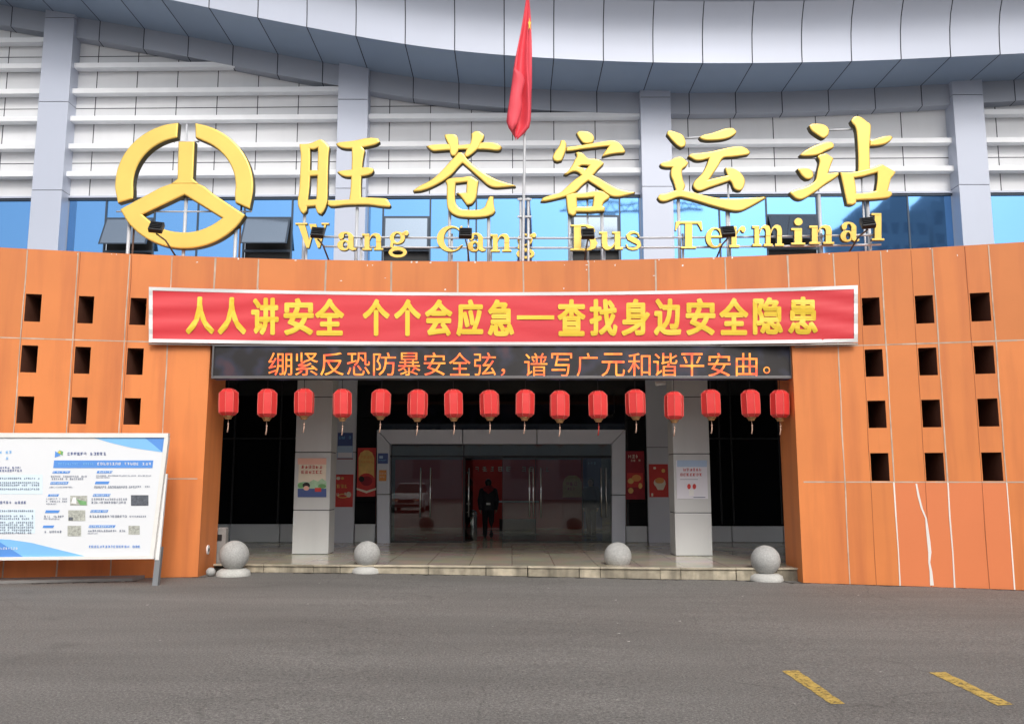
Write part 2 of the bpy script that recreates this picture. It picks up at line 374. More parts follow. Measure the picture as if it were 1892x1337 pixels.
def fill(loops, extrude=0.0, bevel=0.0):
    """closed outlines (holes allowed) -> verts, faces of a solid about z = 0"""
    c = bpy.data.curves.new('outline', 'CURVE'); c.dimensions = '2D'; c.fill_mode = 'BOTH'; c.extrude = max(0, extrude - bevel); c.bevel_depth = bevel; c.bevel_resolution = 2
    if bevel: c.offset = -bevel
    for lp in loops:
        sp = c.splines.new('POLY'); sp.points.add(len(lp) - 1)
        for q, p in zip(sp.points, lp): q.co = (p[0], p[1], 0, 1)
        sp.use_cyclic_u = True
    o = bpy.data.objects.new('outline', c); COL.objects.link(o)
    dg = bpy.context.evaluated_depsgraph_get(); dg.update(); me = bpy.data.meshes.new_from_object(o.evaluated_get(dg))
    V = [v.co.copy() for v in me.vertices]; Fc = [tuple(p.vertices) for p in me.polygons]; Nz = [p.normal.z for p in me.polygons]
    bpy.data.objects.remove(o); bpy.data.curves.remove(c); bpy.data.meshes.remove(me)
    return V, Fc, Nz
GLY = {}
def glyph(ch, bold=0.0):
    if (ch, bold) in GLY: return GLY[ch, bold]
    c = bpy.data.curves.new('letter', 'FONT'); c.body = ch; c.offset = bold; c.fill_mode = 'FRONT'; c.resolution_u = 3
    o = bpy.data.objects.new('letter', c); COL.objects.link(o)
    dg = bpy.context.evaluated_depsgraph_get(); dg.update(); me = bpy.data.meshes.new_from_object(o.evaluated_get(dg))
    V = [v.co.copy() for v in me.vertices]; Fc = [tuple(p.vertices) for p in me.polygons]
    bpy.data.objects.remove(o); bpy.data.curves.remove(c); bpy.data.meshes.remove(me)
    x0 = min(v.x for v in V); x1 = max(v.x for v in V); y0 = min(v.y for v in V); y1 = max(v.y for v in V)
    N = [((v.x - x0) / max(x1 - x0, 1e-6), (v.y - y0) / max(y1 - y0, 1e-6)) for v in V]
    GLY[ch, bold] = (N, Fc); return N, Fc
def put_glyph(mb, ch, u0, v0, u1, v1, fn, bold=0.0, mi=0, lift=0.0):
    """one printed character in the box (u0,v0)-(u1,v1) of a surface; fn maps it to 3-D"""
    N, Fc = glyph(ch)
    if not bold: mb.mesh([fn(u0 + (u1 - u0) * a, v1 + (v0 - v1) * b, 0) for a, b in N], Fc, mi); return
    u0 += bold; u1 -= bold; v0 += bold; v1 -= bold            # heavier weight: the outline stacked in thin layers around itself
    for k in range(12):
        a_ = 2 * math.pi * k / 12; du, dv = bold * math.cos(a_), bold * math.sin(a_)
        mb.mesh([fn(u0 + (u1 - u0) * a + du, v1 + (v0 - v1) * b + dv, .0007 * k) for a, b in N], Fc, mi)
def scribble(mb, u0, v0, u1, v1, fn, mi=0, dens=1.0):
    """a row of print too small to read"""
    h = v1 - v0; u = u0; w = h * .92
    while u + w * .8 <= u1:
        if random.random() < .93 * dens:
            for k in range(3):
                if random.random() < .8:
                    y = v0 + h * (.08 + .36 * k); a = random.uniform(0, .25) * w; b = random.uniform(.7, .95) * w
                    quad(mb, u + a, y, u + b, y + h * .15, fn, mi)
            for k in range(2):
                x = u + w * random.choice((.1, .3, .5, .72)); quad(mb, x, v0 + h * random.uniform(0, .3), x + w * .15, v1 - h * random.uniform(0, .2), fn, mi)
        u += w * 1.12
def quad(mb, u0, v0, u1, v1, fn, mi=0, tone=.5):
    mb.face([fn(u0, v1), fn(u1, v1), fn(u1, v0), fn(u0, v0)], mi, tone)
def poly(mb, pts, fn, mi=0): mb.face([fn(*p) for p in pts], mi)

# ================================================================ SETTING: road, step, porch floor
mb = MB()
xs = [-400, -120, -40, -20, -12, -8, -5, -3, -1, 1, 3, 5, 8, 12, 20, 40, 120, 400]; ys = [-400, -120, -40, -10, 0, 5, 10, 14, 18, 24, 60, 400]
for i in range(len(xs) - 1):
    for j in range(len(ys) - 1):
        mb.face([(x, y, gz(x)) for x, y in ((xs[i], ys[j]), (xs[i + 1], ys[j]), (xs[i + 1], ys[j + 1]), (xs[i], ys[j + 1]))])
obj('road', mb, M_ASPHALT, label='dark grey asphalt forecourt in front of the bus terminal', cat='road', kind='structure', weld=True)
EDGE = [(-9, 17.0), (-5.6, 16.86), (-4.6, 16.80), (-3.4, 16.72), (-2.2, 16.66), (-1, 16.56), (0, 16.48), (1.2, 16.36), (2.5, 16.22), (3.6, 16.16), (4.6, 16.14), (5.4, 16.14), (9, 16.2)]
PZ = .15
mb = MB()
ex = [-9, -5.6, -4.6, -3.4, -2.2, -1, 0, 1.2, 2.5, 3.6, 4.6, 5.4, 9]
for a, b in zip(ex, ex[1:]): mb.face([(a, lerp_tab(EDGE, a) + .05, PZ), (b, lerp_tab(EDGE, b) + .05, PZ), (b, 32, PZ), (a, 32, PZ)])
obj('porch_floor', mb, M_TILES, label='polished beige stone tile floor of the entrance porch', cat='floor', kind='structure', weld=True)
# kerb: worn stone blocks with dark gaps under a light nosing
mb = MB(); rk = random.Random(3); x = -8.6
while x < 8.6:
    w = rk.uniform(.35, 1.1); x1 = min(x + w, 8.7); ya, yb = lerp_tab(EDGE, x), lerp_tab(EDGE, x1); z0 = gz(x) - .1
    if rk.random() > .05:
        dp = rk.uniform(0, .012); t = rk.random(); g = rk.uniform(.003, .010)
        mb.hexa([(x + g, ya + dp, z0), (x1 - g, yb + dp, z0), (x1 - g, yb + .2, z0), (x + g, ya + .2, z0), (x + g, ya + dp, PZ - .035), (x1 - g, yb + dp, PZ - .035), (x1 - g, yb + .2, PZ - .035), (x + g, ya + .2, PZ - .035)], 0, t, .006)
    mb.hexa([(x + .004, ya - .02, PZ - .03), (x1 - .004, yb - .02, PZ - .03), (x1 - .004, yb + .06, PZ - .03), (x + .004, ya + .06, PZ - .03), (x + .004, ya - .02, PZ + .003), (x1 - .004, yb - .02, PZ + .003), (x1 - .004, yb + .06, PZ + .003), (x + .004, ya + .06, PZ + .003)], 1, rk.random(), .004)
    x = x1
for a, b in zip(ex, ex[1:]):
    ya, yb = lerp_tab(EDGE, a) + .035, lerp_tab(EDGE, b) + .035
    mb.face([(a, ya, -.3), (b, yb, -.3), (b, yb, PZ - .012), (a, ya, PZ - .012)], 2)
obj('kerb', mb, [M_KERB, M_NOSING, M_DIRT], label='low worn stone kerb step along the porch edge', cat='kerb', kind='structure')
# dirt and grit line where wall and kerb meet the road
mb = MB(); rk = random.Random(5); xs_ = [-9.6 + .08 * k for k in range(236)]; prev = None
for x in xs_:
    y = lerp_tab(EDGE, x) + .02 if -5.5 < x < 4.95 else wall_y(x) + .01 - (.5 if x < -6.4 else 0)
    w = .05 + .16 * rk.random() ** 2 + .05 * math.sin(x * 3.1); cur = [(x, y - w, gz(x) + .004), (x, y, gz(x) + .004)]
    if prev and abs(prev[1][1] - y) < .3: mb.face([prev[0], cur[0], cur[1], prev[1]])
    prev = cur
wear(M_DIRT, .34, .55, 9)
obj('grit', mb, M_DIRT, label='dark grit and dirt gathered along the foot of the kerb', cat='grit', kind='stuff')
mb = MB(); rk = random.Random(9)
for k in range(70):
    x = rk.uniform(-8, 9); y = rk.uniform(5, 15.5); s = rk.choice((.008, .012, .02)); z = gz(x) + .004
    mb.face([(x - s, y - s * .5, z), (x + s * .6, y - s, z), (x + s, y + s * .7, z + s * .2), (x - s * .3, y + s, z)], 0, rk.random())
obj('litter', mb, M_CONCL, label='pale grit and paper specks scattered over the asphalt', cat='litter', kind='stuff')
def road_mark(q, label):
    mb = MB(); P = [at_z(u, v, 0) for u, v in q]; n = 14
    P = [at_z(u, v, gz(p.x) + .004) for (u, v), p in zip(q, P)]
    rr = random.Random(int(q[0][0])); L_, R_ = [], []
    for k in range(n + 1):
        t = k / n; a = P[0].lerp(P[3], t); b = P[1].lerp(P[2], t); d = (b - a); L_.append(a + d * rr.uniform(-.04, .08)); R_.append(b - d * rr.uniform(-.04, .08))
    for k in range(n): mb.face([L_[k], L_[k + 1], R_[k + 1], R_[k]][::-1])
    for v in range(len(mb.v)): x, y, z = mb.v[v]; mb.v[v] = (x, y, gz(x) + .004)
    obj('road_marking', mb, M_YLINE, label=label, cat='marking', group='yellow parking lines', kind='structure')
road_mark([(1445, 1238), (1474, 1237), (1562, 1299), (1535, 1299)], 'short worn yellow painted line below the right wing, nearer the middle of the road')
road_mark([(1716, 1241), (1746, 1240), (1873, 1300), (1843, 1302)], 'longer worn yellow painted line at the lower right corner of the road')

# ================================================================ ENTRANCE WALL (orange, curved)
ZT = 5.93
UL = at_surf(389, 640, lambda x, z: wall_y(x)).x; UR = at_surf(1463, 640, lambda x, z: wall_y(x)).x
LB = at_surf(365, 1066, lambda x, z: wall_y(x)).x; RB = at_surf(1484, 1076, lambda x, z: wall_y(x)).x
ZL = at_surf(600, 641, lambda x, z: wall_y(x)).z
wall = thing('entrance_wall', 'tall curved orange wall with square openings framing the terminal entrance', 'wall', (0, 16.35, 0))
def wx(u, v): return at_surf(u, v, lambda x, z: wall_y(x)).x
def wz(u, v): return at_surf(u, v, lambda x, z: wall_y(x)).z
jt = [wx(u, 500) for u in (48, 143, 238, 317)]; jr = [wx(u, 500) for u in (1541, 1629, 1725, 1792, 1830)]
jm = [wx(u, 520) for u in (396, 476, 601, 723, 846, 967, 1088, 1212, 1341, 1457)]
hl = [(wx(a, 660), wx(b, 660)) for a, b in ((39, 69), (138, 167), (235, 265))]
hr = [(wx(a, 660), wx(b, 660)) for a, b in ((1598, 1631), (1697, 1731), (1800, 1837))]
rows_l = [(wz(60, 594), wz(60, 543)), (wz(60, 688), wz(60, 638)), (wz(60, 782), wz(60, 732))]
rows_l.append((rows_l[2][0] - .92, rows_l[2][1] - .92))
rows_r = [(wz(1720, 597), wz(1720, 545)), (wz(1720, 693), wz(1720, 642)), (wz(1720, 789), wz(1720, 738)), (wz(1720, 888), wz(1720, 836))]
ZM_L, ZM_R = wz(150, 628), wz(1720, 634)
ZLOW_L, ZLOW_R = wz(380, 884), wz(1640, 890)
def in_any(x, iv): return any(a < x < b for a, b in iv)
def build_wing(xa, xb, corner_top, corner_bot, holes, rows, joints, zm, zlow, pink=None):
    """a wing of the wall from xa to xb; the corner beside the opening leans a little, holes are real recesses"""
    m = MB(); side = 1 if corner_top > 0 else -1
    cut = {xa, xb} | set(joints) | {h for p in holes for h in p}
    x = xa
    while x < xb: cut.add(x); x += .5
    X = sorted(c for c in cut if xa - 1e-6 <= c <= xb + 1e-6)
    X = [c for i, c in enumerate(X) if i == 0 or c - X[i - 1] > 1e-4]
    Z = sorted({-.35, zlow, zm, ZT} | {q for r in rows for q in r})
    hz = [(a, b) for a, b in rows]
    def px(x, z):                                   # the corner edge flares outwards towards the ground
        if abs(x - corner_top) < 1e-6: return corner_top + (corner_bot - corner_top) * (ZL - z) / ZL if z < ZL else corner_top
        return x
    tones = {}
    for i in range(len(X) - 1):
        for j in range(len(Z) - 1):
            cx, cz = (X[i] + X[i + 1]) / 2, (Z[j] + Z[j + 1]) / 2
            if in_any(cx, holes) and in_any(cz, hz): continue
            key = (sum(cx > q for q in joints), cz > zlow, cz > zm); tones.setdefault(key, random.uniform(.1, .5) if cz > zm else random.uniform(.45, .95))
            mi = 1 if pink and pink[0] < cx < pink[1] and cz < zlow else 0
            x0, x1 = X[i], X[i + 1]
            P = [(px(x0, Z[j]), Z[j]), (px(x1, Z[j]), Z[j]), (px(x1, Z[j + 1]), Z[j + 1]), (px(x0, Z[j + 1]), Z[j + 1])]
            m.face([(a, wall_y(a), b) for a, b in P], mi, tones[key])
    D = .75
    for a, b in holes:
        for z0, z1 in rows:
            ya, yb = wall_y(a), wall_y(b)
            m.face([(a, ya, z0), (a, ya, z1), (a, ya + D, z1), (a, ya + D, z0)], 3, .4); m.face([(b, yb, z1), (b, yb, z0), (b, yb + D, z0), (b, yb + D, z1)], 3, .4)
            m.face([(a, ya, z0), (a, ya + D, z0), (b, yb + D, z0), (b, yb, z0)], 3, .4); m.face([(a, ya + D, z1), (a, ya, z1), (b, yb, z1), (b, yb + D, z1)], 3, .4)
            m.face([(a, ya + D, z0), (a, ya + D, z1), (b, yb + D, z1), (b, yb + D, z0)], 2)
    # reveal, back and coping
    ct, cb = corner_top, corner_bot + (corner_bot - corner_top) * .35 / ZL; T = .95
    yt, ybm = wall_y(ct), wall_y(cb)
    ins = -.10 * side * 0
    m.face([(cb, ybm, -.35), (ct, yt, ZL), (ct, yt + T, ZL), (cb + ins, ybm + T, -.35)], 0, .45)
    far = xa if side < 0 else xb
    m.face([(far, wall_y(far) + T, -.35), (cb, ybm + T, -.35), (ct, yt + T, ZT), (far, wall_y(far) + T, ZT)], 2, .4)  # unseen back, blackened so the porch glass mirrors dark
    n = 12
    for k in range(n):
        a = xa + (xb - xa) * k / n; b = xa + (xb - xa) * (k + 1) / n
        m.face([(a, wall_y(a), ZT), (b, wall_y(b), ZT), (b, wall_y(b) + T, ZT), (a, wall_y(a) + T, ZT)], 0, .3)
    return m
lw = build_wing(-13.5, UL, UL, LB, hl, rows_l, jt, ZM_L, ZLOW_L)
obj('wall', lw, [M_ORANGE, M_PINKOR, M_DARKHOLE, M_HOLESIDE], wall, label='left wing of the orange wall behind the notice board')
pink = (jr[1], jr[4])
rw = build_wing(UR, 13.0, UR, RB, hr, rows_r, jr, ZM_R, ZLOW_R, pink)
obj('wall', rw, [M_ORANGE, M_PINKOR, M_DARKHOLE, M_HOLESIDE], wall, label='right wing of the orange wall with repainted lower panels')
mb = MB(); X = sorted([UL, UR] + [j for j in jm if UL < j < UR] + [UL + (UR - UL) * k / 16 for k in range(1, 16)]); tn = {}
for a, b in zip(X, X[1:]):
    k = sum((a + b) / 2 > j for j in jm); tn.setdefault(k, random.uniform(.1, .45))
    mb.face([(a, wall_y(a), ZL), (b, wall_y(b), ZL), (b, wall_y(b), ZT), (a, wall_y(a), ZT)], 0, tn[k])
    mb.face([(a, wall_y(a), ZT), (b, wall_y(b), ZT), (b, wall_y(b) + .3, ZT), (a, wall_y(a) + .3, ZT)], 0, .3)
    mb.face([(b, wall_y(b), ZL), (a, wall_y(a), ZL), (a, wall_y(a) + .95, ZL), (b, wall_y(b) + .95, ZL)], 0, .3)
    mb.face([(b, wall_y(b) + .3, 4.7), (a, wall_y(a) + .3, 4.7), (a, wall_y(a) + .3, ZT), (b, wall_y(b) + .3, ZT)], 0, .3)
obj('lintel', mb, M_ORANGE, wall)
# sealed joints, standing slightly proud of the panels
mb = MB(); rj = random.Random(11)
def vjoint(x, z0, z1, w=.022, mi=0):
    y = wall_y(x); n = max(2, int((z1 - z0) / .5)); prev = None
    for k in range(n + 1):
        z = z0 + (z1 - z0) * k / n; c = x + rj.uniform(-.006, .006); h = w * rj.uniform(.35, .62); cur = [(c - h, y - .004, z), (c + h, y - .004, z)]
        if prev: mb.face([prev[0], prev[1], cur[1], cur[0]], mi, rj.random()); mb.face([prev[0], cur[0], (cur[0][0], y + .01, z), (prev[0][0], y + .01, prev[0][2])], mi); mb.face([cur[1], prev[1], (prev[1][0], y + .01, prev[1][2]), (cur[1][0], y + .01, z)], mi)
        prev = cur
def hjoint(xa, xb, z, w=.02, mi=0, skip=()):
    n = max(2, int((xb - xa) / .35))
    for k in range(n):
        a = xa + (xb - xa) * k / n; b = xa + (xb - xa) * (k + 1) / n; h = w * rj.uniform(.35, .6)
        mb.face([(a, wall_y(a) - .003, z - h), (b, wall_y(b) - .003, z - h), (b, wall_y(b) - .003, z + h), (a, wall_y(a) - .003, z + h)], mi, rj.random())
for x in jt: vjoint(x, gz(x), ZT - .02)
for x in jr:
    if x == jr[3]: continue
    lo = x in (jr[1], jr[2], jr[4]); vjoint(x, ZLOW_R if lo else gz(x), ZT - .02)
    if lo: vjoint(x, gz(x), ZLOW_R, .022, 1)
for x in jm: vjoint(x, ZL + .5, ZT - .02, .03)
for hh in (hl, hr):
    for a, b in hh: vjoint(a - .02, gz(a) if hh is hr else 1.2, ZT - .02, .008, 2)
hjoint(-13.4, UL - .05, ZM_L); hjoint(UR + .05, 12.9, ZM_R, .024); hjoint(-13.4, UL - .12, ZLOW_L); hjoint(UR + .1, 12.9, ZLOW_R, .022)
obj('joint_sealant', mb, [M_SEAL, M_SEALW, pm('hairline_seam', (.34, .10, .035), .8)], wall)
# white crack filler running down the repainted panel
mb = MB(); pth = [(1693, 893), (1697, 915), (1703, 938), (1711, 957), (1713, 975), (1716, 1000), (1718, 1020), (1717, 1038), (1720, 1055), (1722, 1081)]; wd = [3, 4, 3.5, 3, 4.5, 6, 6, 3.5, 5, 7]
for (p, q, a, b) in zip(pth, pth[1:], wd, wd[1:]):
    f = lambda u, v: at_surf(u, v, lambda x, z: wall_y(x) - .006)
    mb.face([f(p[0] - a / 2, p[1]), f(q[0] - b / 2, q[1]), f(q[0] + b / 2, q[1]), f(p[0] + a / 2, p[1])][::-1])
obj('crack_filler', mb, M_SEALW, wall, label='white crooked crack filling on the repainted panel')
# chips of paint
mb = MB(); rc = random.Random(21)
for k in range(46):
    x = rc.choice((rc.uniform(-9.3, 9.2), rc.uniform(-6, 6))); z = rc.choice((ZT - rc.uniform(.01, .12), rc.uniform(4.6, 5.85), ZT - .02))
    if in_any(x, hl) or in_any(x, hr): continue
    a, b = rc.uniform(.006, .03), rc.uniform(.006, .025); y = wall_y(x) - .003
    mb.face([(x - a, y, z), (x - a * .2, y, z - b), (x + a, y, z - b * .3), (x + a * .4, y, z + b)], 0, rc.random())
obj('paint_chips', mb, M_SEALW, wall)
# porch roof slab behind the parapet and its underside, whitened to bounce light into the porch
mb = MB(); mb.box(-13, 12.8, 16.6, 23.3, 4.5, 4.7)
obj('porch_roof', mb, pm('porch_ceiling', (.72, .72, .70), .7), wall)
# concrete ledge at the foot of the left wing
mb = MB()
for k in range(10):
    a = -13.4 + (LB - .9 + 13.4) * k / 10; b = -13.4 + (LB - .9 + 13.4) * (k + 1) / 10
    mb.hexa([(a, wall_y(a) - .5, -.1), (b, wall_y(b) - .5, -.1), (b, wall_y(b) - .0, -.1), (a, wall_y(a) - .0, -.1), (a, wall_y(a) - .5, .05), (b, wall_y(b) - .5, .05), (b, wall_y(b), .05), (a, wall_y(a), .05)])
obj('drain_ledge', mb, M_CONC, label='low grey concrete ledge at the foot of the left orange wall', cat='ledge', kind='structure')

# ================================================================ TERMINAL BUILDING
bld = thing('terminal_building', 'grey and white bus terminal building with curved roof and blue windows', 'building', (0, 22.6, 0))
PIL = [-21.4, -12.91, -4.45, 3.99, 12.60, 21.2]; PW = .42
def FP(u, v, d=0.0): return at_surf(u, v, lambda x, z: fac_y(x) - d)
ZW1 = FP(946, 363).z; ZW0 = 6.3
fins = [FP(300, v, .22).z for v in (73, 121, 168, 219, 270, 321)]; fins = [fins[0] + (fins[0] - fins[1])] + fins
prow = [FP(300, v).z for v in (104, 200, 301)]
# cladding, one quad per panel so each has its own tone; it stops under the roof edge
for a, b in zip(PIL, PIL[1:]):
    mb = MB(); jm_ = MB()
    xa, xb = a + PW, b - PW; cuts = [xa] + [xa + .55 + (xb - xa - .55) * k / 6.05 for k in range(0, 6)] + [xb]
    for i in range(len(cuts) - 1):
        top = max(roof_z(cuts[i]), roof_z(cuts[i + 1]))
        zz = [ZW1] + sorted(z for z in prow + fins if z < top) + [top]
        for z0, z1 in zip(zz, zz[1:]): mb.face([(cuts[i], fac_y(cuts[i]), z0), (cuts[i + 1], fac_y(cuts[i + 1]), z0), (cuts[i + 1], fac_y(cuts[i + 1]), z1), (cuts[i], fac_y(cuts[i]), z1)], 0, random.random())
        x = cuts[i]; y = fac_y(x)
        if i: jm_.box(x - .011, x + .011, y - .006, y + .01, ZW1, top)
    for z in prow:
        xm = [x for x in (xa, xb)]
        jm_.hexa([(xa, fac_y(xa) - .005, z - .010), (xb, fac_y(xb) - .005, z - .010), (xb, fac_y(xb) + .01, z - .010), (xa, fac_y(xa) + .01, z - .010), (xa, fac_y(xa) - .005, z + .010), (xb, fac_y(xb) - .005, z + .010), (xb, fac_y(xb) + .01, z + .010), (xa, fac_y(xa) + .01, z + .010)])
    fw = obj('facade_wall', mb, M_WHITEP, bld)
    obj('panel_joint', jm_, M_JOINT, fw)
for a, b in zip(PIL, PIL[1:]):
    xa, xb = a + PW - .06, b - PW + .06
    for z in fins:
        # a rail runs until it meets the falling roof edge
        xs_ = [xa + (xb - xa) * k / 60 for k in range(61)]; ok = [x for x in xs_ if roof_z(x) - .38 > z]; vis = [x for x in xs_ if roof_z(x) - .72 > z]
        if len(vis) < 8 or (a == PIL[3] and len(vis) < 50): continue
        x0, x1 = ok[0], ok[-1]; m = MB(); H = .145; y0, y1 = fac_y(x0), fac_y(x1)
        m.hexa([(x0, y0 - .27, z - H / 2), (x1, y1 - .27, z - H / 2), (x1, y1 - .004, z - H / 2), (x0, y0 - .004, z - H / 2), (x0, y0 - .27, z + H / 2), (x1, y1 - .27, z + H / 2), (x1, y1 - .004, z + H / 2), (x0, y0 - .004, z + H / 2)], 0, random.random(), .008)
        obj('rail', m, M_RAIL, bld)
for xp in PIL:
    y = fac_y(xp); top = roof_z(xp) + .25; m = MB(); zz = [6.0, FP(640, 348, .45).z, FP(100, 188, .45).z, FP(100, 33, .45).z]
    zz = [z for z in zz if z < top - .1] + [top]
    for k in range(len(zz) - 1):
        m.box(xp - PW, xp + PW, y - .45, y + .1, zz[k] + .008, zz[k + 1] - .008, 0, random.random(), .006)
    m.box(xp - PW + .012, xp + PW - .012, y - .438, y + .08, 6.0, top, 1)
    obj('pilaster', m, [M_SILVER, M_JOINT], bld)
# window strips
def win_bay(a, b, us, sashes):
    """us: pixel columns of the mullions; sashes: (u0,u1,open angle)"""
    xa, xb = a + PW, b - PW; X = [xa] + [FP(u, 410).x for u in us] + [xb]; w = MB(); y = lambda x: fac_y(x) - .02
    for x in X[1:-1]: w.box(x - .022, x + .022, y(x) - .03, y(x) + .05, ZW0, ZW1 - .05)
    for z0, z1 in ((ZW1 - .06, ZW1 + .0), (ZW0, ZW0 + .06)):
        w.hexa([(xa, y(xa) - .05, z0), (xb, y(xb) - .05, z0), (xb, y(xb) + .05, z0), (xa, y(xa) + .05, z0), (xa, y(xa) - .05, z1), (xb, y(xb) - .05, z1), (xb, y(xb) + .05, z1), (xa, y(xa) + .05, z1)])
    fr = obj('window', w, M_WINFRAME, bld)
    cap = MB(); z1 = ZW1 + .05
    cap.hexa([(xa, y(xa) - .09, z1 - .05), (xb, y(xb) - .09, z1 - .05), (xb, y(xb) + .02, z1 - .05), (xa, y(xa) + .02, z1 - .05), (xa, y(xa) - .09, z1), (xb, y(xb) - .09, z1), (xb, y(xb) + .02, z1), (xa, y(xa) + .02, z1)])
    obj('sill', cap, M_SILVER, fr)
    zs = FP(480, 404).z
    for x0, x1 in zip(X, X[1:]):
        hit = [s for s in sashes if abs(FP(s[0], 410).x - x0) < .15]
        p = MB(); r = random.uniform(-.004, .004); zb = zs if hit else ZW0 + .06
        p.face([(x0 + .02, y(x0) + r, zb), (x1 - .02, y(x1) - r, zb), (x1 - .02, y(x1) - r + .0, ZW1 - .06), (x0 + .02, y(x0) + r, ZW1 - .06)])
        obj('pane', p, M_BLUEGLASS, fr)
        if hit:
            ang = hit[0][2]; s = MB(); h = zs - .1 - FP(480, 462).z + .1; zb = zs - h
            k = MB(); k.box(x0 + .02, x1 - .02, y(x0) + .1, y(x0) + .5, ZW0, zs); obj('opening', k, M_INTDARK, fr)
            k = MB(); k.box(x0, x1, y(x0) - .045, y(x0) + .03, zs - .035, zs + .035); obj('transom', k, M_WINFRAME, fr); k = MB(); k.box(x0, x1, y(x0) - .035, y(x0) + .03, zb - .06, zb - .0); obj('transom', k, M_WINFRAME, fr)
            dy = math.sin(ang) * h; dz = math.cos(ang) * h; yy = y(x0) - .06
            c = [(x0 + .03, yy - dy, zs - dz), (x1 - .03, yy - dy, zs - dz), (x1 - .03, yy - dy + .03, zs - dz), (x0 + .03, yy - dy + .03, zs - dz), (x0 + .03, yy, zs), (x1 - .03, yy, zs), (x1 - .03, yy + .03, zs), (x0 + .03, yy + .03, zs)]
            s.hexa(c); g = .06; q = [Vector(c[i]) for i in (0, 1, 5, 4)]; ce = sum(q, Vector()) / 4
            s.face([p_ + (ce - p_).normalized() * g + Vector((0, -.004, 0)) for p_ in q], 1)
            obj('sash', s, [M_WINFRAME, M_SASHGLASS], fr)
M_WINFRAME = pm('window_frame', (.05, .07, .10), .4, .3)
win_bay(PIL[0], PIL[1], [], [])
win_bay(PIL[1], PIL[2], [196, 286, 366, 452, 540], [(196, 286, .42), (452, 540, .42)])
win_bay(PIL[2], PIL[3], [708, 795, 880, 978, 1055, 1145], [(708, 795, .05), (1055, 1145, .02)])
win_bay(PIL[3], PIL[4], [1329, 1416, 1510, 1600, 1678], [(1416, 1510, .52)])
win_bay(PIL[4], PIL[5], [], [])
# curved roof: fascia, soffit, inner fascia, joints
JX = [-19.2 + 1.29 * k for k in range(31)]
off = -7.944 - min(JX, key=lambda q: abs(q + 7.944)); JX = [q + off for q in JX]
YF = 21.25
prof = [(YF, 0), (YF - .01, .35), (YF - .05, .75), (YF - .14, 1.1), (YF - .28, 1.38), (YF - .36, 1.5)]
fas, sof, inn, jnt = MB(), MB(), MB(), MB()
def yin(x): return fac_y(x) - .29
for a, b in zip(JX, JX[1:]):
    t = [random.random() for _ in range(3)]; n = 4
    for k in range(n):
        p, q = a + (b - a) * k / n, a + (b - a) * (k + 1) / n; zp, zq = roof_z(p), roof_z(q)
        for (y0, h0), (y1, h1) in zip(prof, prof[1:]): fas.face([(p, y0, zp + h0), (q, y0, zq + h0), (q, y1, zq + h1), (p, y1, zp + h1)], 0, t[0], True)
        y1, h1 = prof[-1]
        fas.face([(p, y1 + .03, zp + h1 + .015), (q, y1 + .03, zq + h1 + .015), (q, y1 - .9, zq + h1 + .55), (p, y1 - .9, zp + h1 + .55)], 0, t[0])
        fas.face([(p, y1 - .9, zp + h1 + .55), (q, y1 - .9, zq + h1 + .55), (q, y1 - .9, zq + h1 + 1.4), (p, y1 - .9, zp + h1 + 1.4)], 0, t[0])
        fas.face([(p, y1 - .9, zp + h1 + 1.4), (q, y1 - .9, zq + h1 + 1.4), (q, 26, zq + h1 + 1.4), (p, 26, zp + h1 + 1.4)], 0, t[0])
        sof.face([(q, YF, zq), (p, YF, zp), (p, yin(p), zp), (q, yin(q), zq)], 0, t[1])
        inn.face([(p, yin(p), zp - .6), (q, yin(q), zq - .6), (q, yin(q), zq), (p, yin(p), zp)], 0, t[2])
        inn.face([(q, yin(q), zq - .6), (p, yin(p), zp - .6), (p, fac_y(p), zp - .63), (q, fac_y(q), zq - .63)], 0, .1)
    g = .013; z = roof_z(a)
    for (y0, h0), (y1, h1) in zip(prof, prof[1:]): jnt.face([(a - g, y0 - .004, z + h0), (a + g, y0 - .004, z + h0), (a + g, y1 - .004, z + h1), (a - g, y1 - .004, z + h1)])
    jnt.face([(a + g, YF, z - .004), (a - g, YF, z - .004), (a - g, yin(a), z - .004), (a + g, yin(a), z - .004)])
    jnt.face([(a - g, yin(a) - .004, z - .6), (a + g, yin(a) - .004, z - .6), (a + g, yin(a) - .004, z), (a - g, yin(a) - .004, z)])
    jnt.face([(a + g, yin(a), z - .604), (a - g, yin(a), z - .604), (a - g, fac_y(a), z - .634), (a + g, fac_y(a), z - .634)])
roof = obj('roof', fas, M_SILVER, bld, weld=True)
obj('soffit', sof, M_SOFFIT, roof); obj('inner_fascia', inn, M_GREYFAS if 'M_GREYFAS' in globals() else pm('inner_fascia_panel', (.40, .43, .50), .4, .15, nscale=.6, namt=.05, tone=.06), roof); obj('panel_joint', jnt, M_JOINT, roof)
# a loose trim wire hanging from the soffit at the left
mb = MB(); mb.tube([FP(u, v, .27) for u, v in ((325, 38), (327, 55), (332, 80), (343, 90), (345, 80), (345, 66), (335, 50), (325, 38))], .016, 6)
obj('loose_trim', mb, M_JOINT, roof)

# ---------------- ground floor behind the porch
YD = 22.6
def D(u, v, d=0.0): return at_y(u, v, YD - d)
def dbox(u0, v0, u1, v1, d0=0.0, d1=.15, m=None, mi=0, bev=0.0, tone=.5):
    """a panel seen between these pixels on the door wall; it stands d0 in front of the wall and is d1 thick"""
    a = D((u0), v1, d0); b = D(u1, v0, d0)
    m.box(a.x, b.x, YD - d0, YD - d0 + d1, a.z, b.z, mi, tone, bev)
